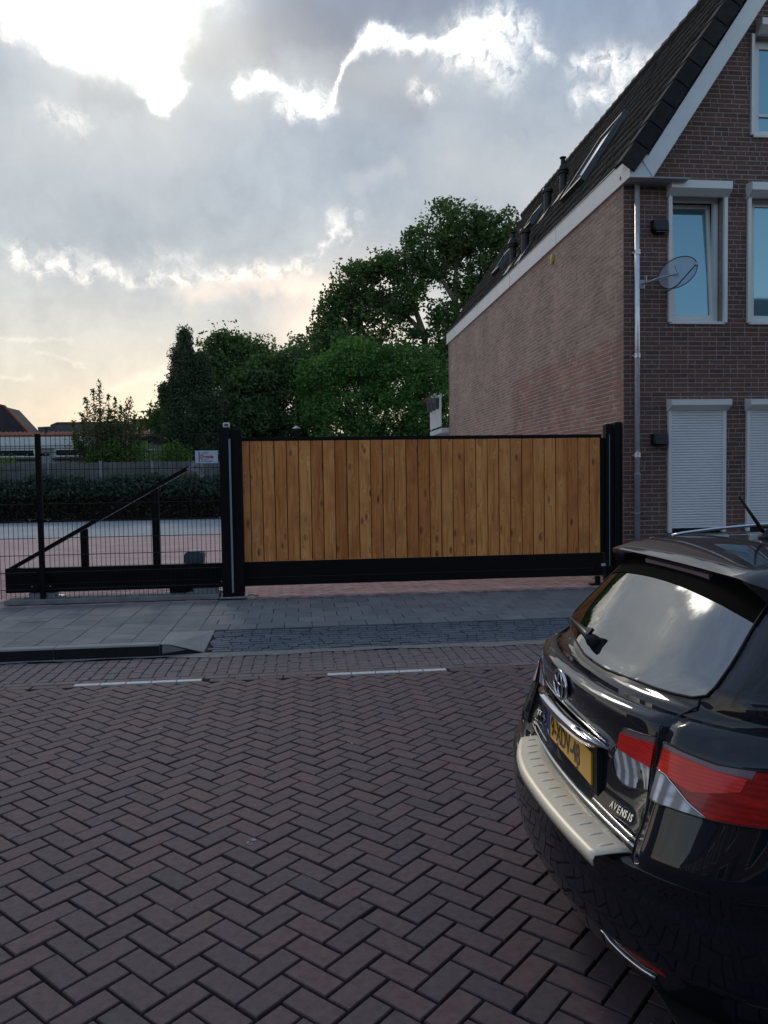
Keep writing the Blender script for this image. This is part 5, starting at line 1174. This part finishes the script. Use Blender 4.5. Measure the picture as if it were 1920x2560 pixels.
for s_ in (1, -1):      # cheeks of the spoiler running down beside the rear window
    b = MB(); pr = []
    for k in range(9):
        z = 1.405 - .165 * k / 8; w0 = .050 * (1 - k / 8) + .006; u = Uv(.62 + .03 * k / 8, z) - .010 - .055 * (1 - k / 8) ** 2
        v = s_ * (.590 + .045 * (k / 8)); pr.append((u, v, z, w0))
    for k in range(9):
        u, v, z, w0 = pr[k]; b.v += [(u, v - s_ * .012, z), (u + .015, v + s_ * w0 * .6, z + .004), (u + .13 - .05 * k / 8, v + s_ * .020, z + .006), (u + .11 - .05 * k / 8, v - s_ * .02, z)]; b.t += [.5] * 4
    for k in range(8):
        for i in range(4): b.f.append((k * 4 + i, k * 4 + (i + 1) % 4, k * 4 + 4 + (i + 1) % 4, k * 4 + 4 + i))
    b.f += [(3, 2, 1, 0), (32, 33, 34, 35)]
    obj('spoiler_cheek', b, PAINT, car, True, local=True)
b = MB(); b.prism([(.560, 1.352), (.556, 1.380), (.60, 1.386), (.62, 1.352)], 'y', -.26, .26); obj('high_brake_light', b, L_SMOKE, car, local=True)
# --- patches laid on the shell
def nrm(q, z):
    e = .004; p = Vector(Pq(q, z)); a = Vector(Pq(q + e if abs(q + e) < 2.9 else q - e, z)) - p; c = Vector(Pq(q, z + e)) - p
    n = a.cross(c).normalized(); ctr = Vector((2.2, 0, z)); 
    return n if n.dot(p - ctr) > 0 else -n
def q_of(v, z):
    u0, us, W, nn, K, uf = sst(z); s_ = 1 if v >= 0 else -1; r_ = min(1., abs(v) / W); return s_ * math.asin(r_ ** (nn / 2)) * 2 / math.pi
def patch(name, poly, m, parent=car, off=.004, step=.03, edge=.008, qz=False, **k):
    """poly in (v,z) - or (q,z) - laid over the shell, lifted by off and given a turned-in rim"""
    pl = [(p if qz else (q_of(*p), p[1])) for p in poly]
    # refine outline
    out = []
    for a, c in zip(pl, pl[1:] + pl[:1]):
        d = math.hypot((c[0] - a[0]) * 1.3, c[1] - a[1]); nn = max(1, int(d / step)); out += [(a[0] + (c[0] - a[0]) * i / nn, a[1] + (c[1] - a[1]) * i / nn) for i in range(nn)]
    n = len(out); pts = [Vector(p) for p in out]
    q0, q1 = min(p[0] for p in out), max(p[0] for p in out); z0, z1 = min(p[1] for p in out), max(p[1] for p in out)
    qq = q0 + step * .4
    def inside(x, y):
        c_ = False; j = n - 1
        for i in range(n):
            if (out[i][1] > y) != (out[j][1] > y) and x < (out[j][0] - out[i][0]) * (y - out[i][1]) / (out[j][1] - out[i][1]) + out[i][0]: c_ = not c_
            j = i
        return c_
    while qq < q1:
        zz = z0 + step * .4
        while zz < z1:
            if inside(qq, zz) and min((Vector((qq, zz)) - p).length for p in pts[:n]) > step * .35: pts.append(Vector((qq, zz)))
            zz += step
        qq += step
    r_ = geometry.delaunay_2d_cdt(pts, [(i, (i + 1) % n) for i in range(n)], [tuple(range(n))], 1, 1e-6)
    V2, F2 = r_[0], r_[2]; vs = [Vector(Pq(p.x, p.y)) + nrm(p.x, p.y) * off for p in V2]; fs = []
    for f in F2:
        a, c_, d = vs[f[0]], vs[f[1]], vs[f[2]]; g = (c_ - a).cross(d - a); cen = sum((V2[i] for i in f), Vector((0, 0))) / len(f); fs.append(tuple(f) if g.dot(nrm(cen.x, cen.y)) > 0 else tuple(f)[::-1])
    b = MB(); b.add(vs, fs); o = obj(name, b, m, parent, True, local=True, **k)
    rim = MB(); ring = [Vector(Pq(*p)) for p in out]; nr = [nrm(*p) for p in out]
    m0 = len(rim.v)
    rim.add([p + q_ * off for p, q_ in zip(ring, nr)] + [p - q_ * edge for p, q_ in zip(ring, nr)], [(i, (i + 1) % n, n + (i + 1) % n, n + i) for i in range(n)])
    me = o.data; 
    import bmesh as _bm
    bm = _bm.new(); bm.from_mesh(me); rv = [bm.verts.new(v) for v in rim.v]
    for f in rim.f: bm.faces.new([rv[i] for i in f])
    bm.to_mesh(me); bm.free(); return o
def seam(name, pts, r=.0032, m=None, parent=car, off=.0018, qz=False, n=24, closed=False):
    P3 = []
    pl = [(p if qz else (q_of(*p), p[1])) for p in pts]
    if closed: pl.append(pl[0])
    for a, c in zip(pl, pl[1:]):
        kk = max(1, int(math.hypot((c[0] - a[0]) * 1.3, c[1] - a[1]) / .02)); P3 += [(a[0] + (c[0] - a[0]) * i / kk, a[1] + (c[1] - a[1]) * i / kk) for i in range(kk)]
    P3.append(pl[-1]); b = MB(); b.tube([Vector(Pq(*p)) + nrm(*p) * off for p in P3], r, 6); return obj(name, b, m or RUB, parent, True, local=True)
def mirror(poly): return [(-a, z) for a, z in poly][::-1]
# rear window with its black surround
gl = [(0, 1.030), (-.12, 1.031), (-.33, 1.042), (-.50, 1.053), (-.575, 1.062), (-.620, 1.080), (-.632, 1.105), (-.620, 1.16), (-.600, 1.215), (-.575, 1.28), (-.55, 1.345), (-.52, 1.385), (0, 1.392)]
gl = [p for p in gl] + [(-a, z) for a, z in gl[1:-1]][::-1]
sur = [(a * 1.018, 1.2 + (z - 1.2) * 1.02 - (.004 if z < 1.1 else 0)) for a, z in gl]
ws = patch('window_surround', sur, TRIM, off=.002, step=.035)
rw = patch('rear_window', gl, M['car_glass'], off=.006, step=.028, label='dark rear window mirroring the evening sky')
band = [(a, z) for a, z in ((-.585, 1.245), (-.50, 1.262), (0, 1.300), (.50, 1.262), (.585, 1.245), (.555, 1.345), (.50, 1.388), (0, 1.393), (-.50, 1.388), (-.555, 1.345))]
patch('spoiler_reflection', [(-.585, 1.270), (-.42, 1.300), (0, 1.322), (.42, 1.300), (.585, 1.270), (.555, 1.345), (.52, 1.386), (0, 1.39), (-.52, 1.386), (-.555, 1.345)], BLK, rw, off=.0085, step=.03)  # dark reflection of the spoiler's underside, painted as a matt black patch
seam('window_rubber', [(a, z) for a, z in gl], .0042, RUB, off=.0055, closed=True)
# tailgate joints
for s_ in (1, -1):
    seam('panel_gap', [(s_ * .600, 1.067), (s_ * .594, 1.02), (s_ * .588, .985), (s_ * .600, .955), (s_ * .612, .88), (s_ * .612, .80), (s_ * .612, .70), (s_ * .606, .640), (s_ * .60, .622)], .0038)
# --- tail lights
def lamp(s_):
    def mm(p): return p if s_ < 0 else mirror(p)
    inner = [(-.470, .946), (-.595, .955), (-.598, .885), (-.598, .800), (-.53, .775), (-.465, .757), (-.425, .755), (-.395, .768), (-.378, .795), (-.382, .83), (-.415, .868), (-.44, .92)]
    t = patch('tail_light', mm(inner), L_CLEAR, off=.007, step=.03, edge=.02, label=('right' if s_ < 0 else 'left') + ' tailgate lamp, red over clear')
    patch('red_lens', mm([(-.418, .868), (-.445, .925), (-.598, .938), (-.598, .866), (-.50, .860)]), L_RED, t, off=.0095, step=.03)
    patch('smoked_strip', mm([(-.447, .925), (-.470, .946), (-.597, .955), (-.597, .9375)]), L_SMOKE, t, off=.0097, step=.03)
    seam('lamp_edge', mm(inner), .0022, TRIM, t, .0085, closed=True)
    def Q(v, z): return (q_of(v, z), z)
    sgn = -1
    outer = [Q(-.625, .952), Q(-.68, .943), Q(-.76, .933), Q(-.82, .938), (-.90, .945), (-1.02, .952), (-1.075, .955), (-1.09, .930), (-1.06, .885), (-1.02, .850), (-.95, .815), Q(-.86, .803), Q(-.81, .798), Q(-.775, .797), Q(-.70, .797), Q(-.628, .790)]
    def mq(p): return p if s_ < 0 else [(-a, z) for a, z in p][::-1]
    o = patch('tail_light', mq(outer), L_DEEP, off=.007, step=.03, edge=.02, qz=True, label=('right' if s_ < 0 else 'left') + ' wing lamp wrapping round the corner, mostly red')
    patch('bright_lens', mq([Q(-.626, .935), Q(-.69, .928), Q(-.76, .918), Q(-.815, .912), Q(-.815, .880), Q(-.78, .865), Q(-.735, .852), Q(-.68, .868), Q(-.627, .880)]), L_RED, o, off=.0095, step=.03, qz=True)
    patch('clear_lens', mq([Q(-.628, .874), Q(-.665, .868), Q(-.70, .850), Q(-.735, .824), Q(-.778, .799), Q(-.70, .799), Q(-.630, .793)]), L_CLEAR, o, off=.0097, step=.03, qz=True)
    patch('smoked_strip', mq([Q(-.626, .950), Q(-.68, .942), Q(-.76, .932), Q(-.82, .936), Q(-.82, .915), Q(-.76, .919), Q(-.69, .930), Q(-.627, .937)]), L_SMOKE, o, off=.0098, step=.03, qz=True)
    seam('lens_rim', mq([Q(-.628, .878), Q(-.665, .872), Q(-.70, .853), Q(-.738, .825), Q(-.782, .799)]), .0025, CH, o, .0105, qz=True)
    seam('lamp_edge', mq(outer), .0022, TRIM, o, .0085, qz=True, closed=True)
    # reflector and its chrome flick low in the bumper
    rf = patch('reflector', mm([(-.47, .312), (-.53, .314), (-.62, .308), (-.66, .300), (-.66, .286), (-.57, .286), (-.50, .294)]), L_DEEP, off=.003, step=.03)
    seam('chrome_flick', mm([(-.435, .300), (-.46, .276), (-.52, .262), (-.58, .258), (-.62, .262)]), .0065, CH, rf, .005)
for s_ in (-1, 1): lamp(s_)
# --- number plate recess, plate, chrome strip, emblem, badges
def surf_pt(v, z, off=0.): return Vector(Pq(q_of(v, z), z)) + nrm(q_of(v, z), z) * off
b = MB(); b.bbox((.1615, -.30, .660), (.182, .30, .85), .004); rec = obj('plate_recess', b, RUB, car, local=True)
b = MB(); b.bbox((.1545, -.262, .682), (.1610, .262, .794), .002); pl = obj('number_plate', b, M['plate_yellow'], car, local=True, label='yellow number plate with a blue strip')
b = MB(); b.bbox((.1528, .222, .6835), (.1548, .2605, .7925), .0006); obj('blue_strip', b, M['plate_blue'], pl, local=True)
PT = CARW @ Matrix(((0, 0, -1, .1538), (-1, 0, 0, .205), (0, 1, 0, .7015), (0, 0, 0, 1)))
text('plate_letters', '9-XDV-48', .106, PT, M['plate_ink'], pl, .0008, sx=.79, bold=.0016)
text('country_letter', 'NL', .026, CARW @ Matrix(((0, 0, -1, .1522), (-1, 0, 0, .257), (0, 1, 0, .690), (0, 0, 0, 1))), M['sign_white'], pl, .0005)
b = MB()
for v in (-.12, .12): b.tube([(.1552, v, .690), (.1505, v, .690)], .005, 8)
obj('plate_screw', b, M['grey_plastic'], pl, local=True)
# chrome strip: swelling bar above the plate, thin line running on to the left lamp
b = MB(); nn = 41; secs = []
for i in range(nn):
    t = -1 + 2 * i / (nn - 1); v = t * .375; a = abs(t); th = .040 * (1 - a ** 3.5) + .004; zc = .838 - .006 * (1 - a * a) + .008 * a ** 2; u = .108 + .060 * v * v + .052 * a ** 5
    secs.append([(u + .035, v, zc + th * .62), (u + .012, v, zc + th * .62 + .001), (u, v, zc + th * .45), (u + .002, v, zc - th * .05), (u + .018, v, zc - th * .62), (u + .045, v, zc - th * .66)])
n = 6
for s_ in secs: b.v += s_; b.t += [.5] * n
for j in range(nn - 1):
    for i in range(n): b.f.append((j * n + i, j * n + (i + 1) % n, (j + 1) * n + (i + 1) % n, (j + 1) * n + i))
b.f += [tuple(range(n))[::-1], tuple(range((nn - 1) * n, nn * n))]
chs = obj('chrome_strip', b, CH, car, True, local=True, label='chrome bar over the number plate'); md = chs.modifiers.new('edge', 'EDGE_SPLIT'); md.split_angle = R(35)
seam('chrome_line', [(-.35, .862), (-.2, .876), (0, .882), (.2, .882), (.4, .884), (.56, .890)], .0035, CH, car, .006)
# emblem: three interlocked ovals
em = []
EC = surf_pt(0, .954, .012)
def oval(b, cy, cz, ry, rz, r, n=28):
    b.tube([(EC.x + .0, EC.y + cy + ry * math.cos(k * 2 * math.pi / n), EC.z + cz + rz * math.sin(k * 2 * math.pi / n)) for k in range(n + 1)], r, 8, False)
b = MB(); oval(b, 0, 0, .077, .052, .0060); emb = obj('emblem', b, CH, car, True, local=True, label='chrome emblem of three interlocked ovals')
b = MB(); oval(b, 0, .0, .026, .048, .0052); oval(b, 0, .022, .056, .024, .0048); obj('inner_ovals', b, CH, emb, True, local=True)
b = MB(); b.prism([(EC.y + .07 * math.cos(k * math.pi / 12), EC.z + .046 * math.sin(k * math.pi / 12)) for k in range(24)], 'x', EC.x + .004, EC.x + .010); obj('emblem_back', b, RUB, emb, local=True)
def badge(name, s, size, v, z, sx=1.0, face_up=.35):
    o = None; x = 0
    grp = None
    for i, ch in enumerate(s):
        vv = v - x; p = surf_pt(vv, z, .009); nq = nrm(q_of(vv, z), z); e = surf_pt(vv - .01, z) - surf_pt(vv, z); e.normalize(); up = nq.cross(e) * 1
        up = up if up.z > 0 else -up; e = up.cross(nq); mw = CARW @ Matrix(((e.x, up.x, nq.x, p.x), (e.y, up.y, nq.y, p.y), (e.z, up.z, nq.z, p.z), (0, 0, 0, 1)))
        if grp is None:
            grp = text(name, ch, size, mw, CH, car, .0025, sx=sx, bold=.0008)
        else: text('letter', ch, size, mw, CH, grp, .0025, sx=sx, bold=.0008)
        x += size * sx * {'I': .36, 'S': .70, 'E': .68, 'T': .66}.get(ch, .80)
badge('model_badge', 'AVENSIS', .031, -.392, .664, .80)
badge('maker_badge', 'TOYOTA', .028, .56, .668, 1.15)
# --- bumper protector with pressed ribs, and the bright trim behind it
def prot(v, k): # k 0 outer .. 1 inner
    u = .008 + (.13 if v < 0 else .48) * v * v; ui = .119 + (.107 if v < 0 else .30) * v * v; return (u + (ui - u) * k, v, .616 + .006 * k + .002 * math.sin(k * math.pi))
b = MB(); vs_ = [-.600 + .036 * i for i in range(29)]
for v in vs_:
    o0 = Vector(prot(v, 0)); b.v += [(o0.x - .006, v, .588), (o0.x - .009, v, .604), tuple(o0 + Vector((-.003, 0, .001)))] + [prot(v, k / 4) for k in (.4, 1, 2, 3, 4)] + [(prot(v, 1)[0] + .004, v, .612)]; b.t += [.5] * 9
for j in range(len(vs_) - 1):
    for i in range(8): b.f.append((j * 9 + i, (j + 1) * 9 + i, (j + 1) * 9 + i + 1, j * 9 + i + 1))
bp_ = obj('bumper_protector', b, STEEL, car, True, local=True, label='champagne coloured steel plate on top of the rear bumper'); md = bp_.modifiers.new('thick', 'SOLIDIFY'); md.thickness = .004; md.offset = -1
rib = None
for i in range(14):
    v = -.555 + i * .0700; b = MB(); P3 = [Vector(prot(v + (.012 * (k - .2)), k)) + Vector((0, 0, .0015)) for k in (.22, .35, .5, .65, .80)]; b.tube(P3, [.002, .0058, .0058, .0058, .002], 6); obj('rib', b, STEEL, bp_, True, local=True)
b = MB(); b.tube([(.130 + .12 * v * v + .004, v, .630) for v in [-.60 + .05 * i for i in range(25)]], .0055, 6); obj('sill_trim', b, CH, car, True, local=True)
b = MB(); b.tube([(.150 + .10 * v * v, v, .646) for v in [-.60 + .05 * i for i in range(25)]], .004, 6); obj('sill_trim', b, CH, car, True, local=True)
seam('bumper_crease', [(-.86, .318), (-.80, .324), (-.6, .330), (-.3, .331), (0, .331), (.3, .331), (.6, .330), (.80, .324)], .0015, M['grey_plastic'], car, .001)
b = MB(); b.prism([(.24, .185), (4.4, .185), (4.4, .20), (.24, .20)], 'y', -.78, .78); obj('underbody', b, RUB, car, local=True)
# --- rear wiper
def gp(v, z, off): return surf_pt(v, z, off)
b = MB(); b.lathe([(.028, -.01), (.026, .012), (.020, .026), (.006, .03)], (0, 0, 0), 14, Matrix.Translation(gp(.14, 1.070, .008)) @ nrm(q_of(.14, 1.07), 1.07).to_track_quat('Z', 'Y').to_matrix().to_4x4()); wp = obj('wiper', b, RUB, car, True, local=True, label='rear wiper parked across the lower left of the window')
b = MB(); b.tube([gp(.125, 1.064, .030), gp(.17, 1.074, .036), gp(.26, 1.080, .036), gp(.38, 1.083, .030), gp(.50, 1.083, .022), gp(.585, 1.083, .016)], [.013, .017, .014, .010, .007, .004], 8); obj('wiper_arm', b, TRIM, wp, True, local=True)
b = MB(); b.tube([gp(v, 1.072 + .012 * (v - .2), .012) for v in (.22, .32, .42, .52, .60)], .007, 6); obj('wiper_blade', b, RUB, wp, True, local=True)
b = MB(); b.prism([(-.025, -.014), (.030, -.022), (.030, .022), (-.025, .014)], 'z', 0, .012); b.v = [tuple(Matrix.Translation(gp(.175, 1.082, .034)) @ nrm(q_of(.17, 1.07), 1.07).to_track_quat('Z', 'Y').to_matrix().to_4x4() @ Vector(p)) for p in b.v]; obj('wiper_cap', b, TRIM, wp, local=True)
# --- antenna
b = MB(); b.tube([(.905, -.01, 1.475), (.80, .0, 1.63)], [.0085, .0045], 8); an = obj('antenna', b, RUB, car, True, local=True)
b = MB(); b.lathe([(.035, -.004), (.030, .012), (.014, .030), (.009, .036)], (.905, -.01, 1.474), 12); obj('antenna_foot', b, TRIM, an, True, local=True)
# --- roof rails
for s_ in (1, -1):
    b = MB(); pts = [(.80, 1.443), (.86, 1.455), (1.0, 1.470), (1.2, 1.484), (1.6, 1.496), (2.1, 1.492), (2.4, 1.476), (2.5, 1.455)]; b.tube([(u, s_ * .560, z) for u, z in pts], .0075, 8); obj('roof_rail', b, M['zinc'] if False else CH, car, True, local=True)
# --- side windows, wheels and front (out of the picture, seen from beside it)
for s_ in (1, -1):
    def side_win(name, q0, q1, z0, z1, slope0=0., slope1=0.):
        poly = [(s_ * (q0 + slope0), z0), (s_ * (q1 - 0), z0), (s_ * (q1 - slope1), z1), (s_ * (q0 + 0), z1)]
        if s_ > 0: poly = poly[::-1]
        patch(name, poly, M['side_glass'], off=.004, step=.05, qz=True)
    ql = lambda u, z: 1 + (u - (sst(z)[1] + bow(z) * sst(z)[2] ** 2 + sst(z)[4])) / (sst(z)[5] - .75 - (sst(z)[1] + bow(z) * sst(z)[2] ** 2 + sst(z)[4]))
    A_ = .80
    pq = [(q_of(-.692, 1.066), 1.066), (q_of(-.76, 1.076), 1.076), (-.90, 1.074), (-1.14, 1.068), (-1.12, 1.20), (-1.10, 1.34), (-.90, 1.345), (q_of(-.635, 1.33), 1.33), (q_of(-.655, 1.27), 1.27), (q_of(-.677, 1.2), 1.2), (q_of(-.688, 1.14), 1.14)]
    pq = pq if s_ < 0 else [(-a, z) for a, z in pq][::-1]
    patch('quarter_window', pq, M['side_glass'], off=.004, step=.04, qz=True)
    side_win('side_window', 1.18, 1.56, 1.055, 1.34); side_win('side_window', 1.60, 1.97, 1.050, 1.33, 0, .02)
    seam('waist_trim', [(s_ * (-1) * (-1) * a, z) for a, z in ((.85, 1.066), (1.1, 1.052), (1.5, 1.042), (1.98, 1.035))], .006, CH, car, .004, qz=True)
    for u in (1.02, 3.72):
        wh = Matrix.Translation((u, s_ * .80, .318)) @ Matrix.Rotation(-s_ * R(90), 4, 'X')
        b = MB(); b.lathe([(.20, -.10), (.30, -.105), (.318, -.08), (.318, .075), (.30, .100), (.225, .108)], (0, 0, 0), 36, wh); w = obj('wheel', b, RUB, car, True, local=True)
        b = MB(); b.lathe([(.226, .104), (.218, .085), (.19, .06), (.03, .075), (.02, .09)], (0, 0, 0), 28, wh); obj('rim', b, CH, w, True, local=True)
        b = MB()
        for k in range(7):
            a = k * 2 * math.pi / 7; b.prism([(.03 * math.cos(a + .8), .03 * math.sin(a + .8)), (.215 * math.cos(a + .09), .215 * math.sin(a + .09)), (.215 * math.cos(a - .09), .215 * math.sin(a - .09)), (.03 * math.cos(a - .8), .03 * math.sin(a - .8))], 'z', .075, .096)
        b.v = [tuple(wh @ Vector(p)) for p in b.v]; obj('spokes', b, M['zinc'], w, local=True)
        b = MB(); b.lathe([(.362, -.06), (.362, .1065), (.335, .1068), (.335, .0)], (0, 0, 0), 36, wh); b.f = b.f[:-2]; obj('wheel_arch', b, RUB, car, local=True)
    hl = [(2.35, .66), (2.60, .65), (2.66, .74), (2.5, .79), (2.30, .79)]; hl = [(s_ * a, z) for a, z in hl]; hl = hl if s_ > 0 else hl[::-1]
    patch('headlight', hl, L_CLEAR, off=.005, step=.05, qz=True)
for s_ in (1, -1): pass
wsn = [(2.12, 1.04), (3.0, 1.04), (3.0, 1.38), (2.12, 1.36)]
patch('windscreen', [(2.15, 1.045), (2.98, 1.045), (2.98, 1.39), (2.25, 1.38)], M['side_glass'], off=.004, step=.06, qz=True); patch('windscreen', [(-2.25, 1.38), (-2.98, 1.39), (-2.98, 1.045), (-2.15, 1.045)], M['side_glass'], off=.004, step=.06, qz=True)
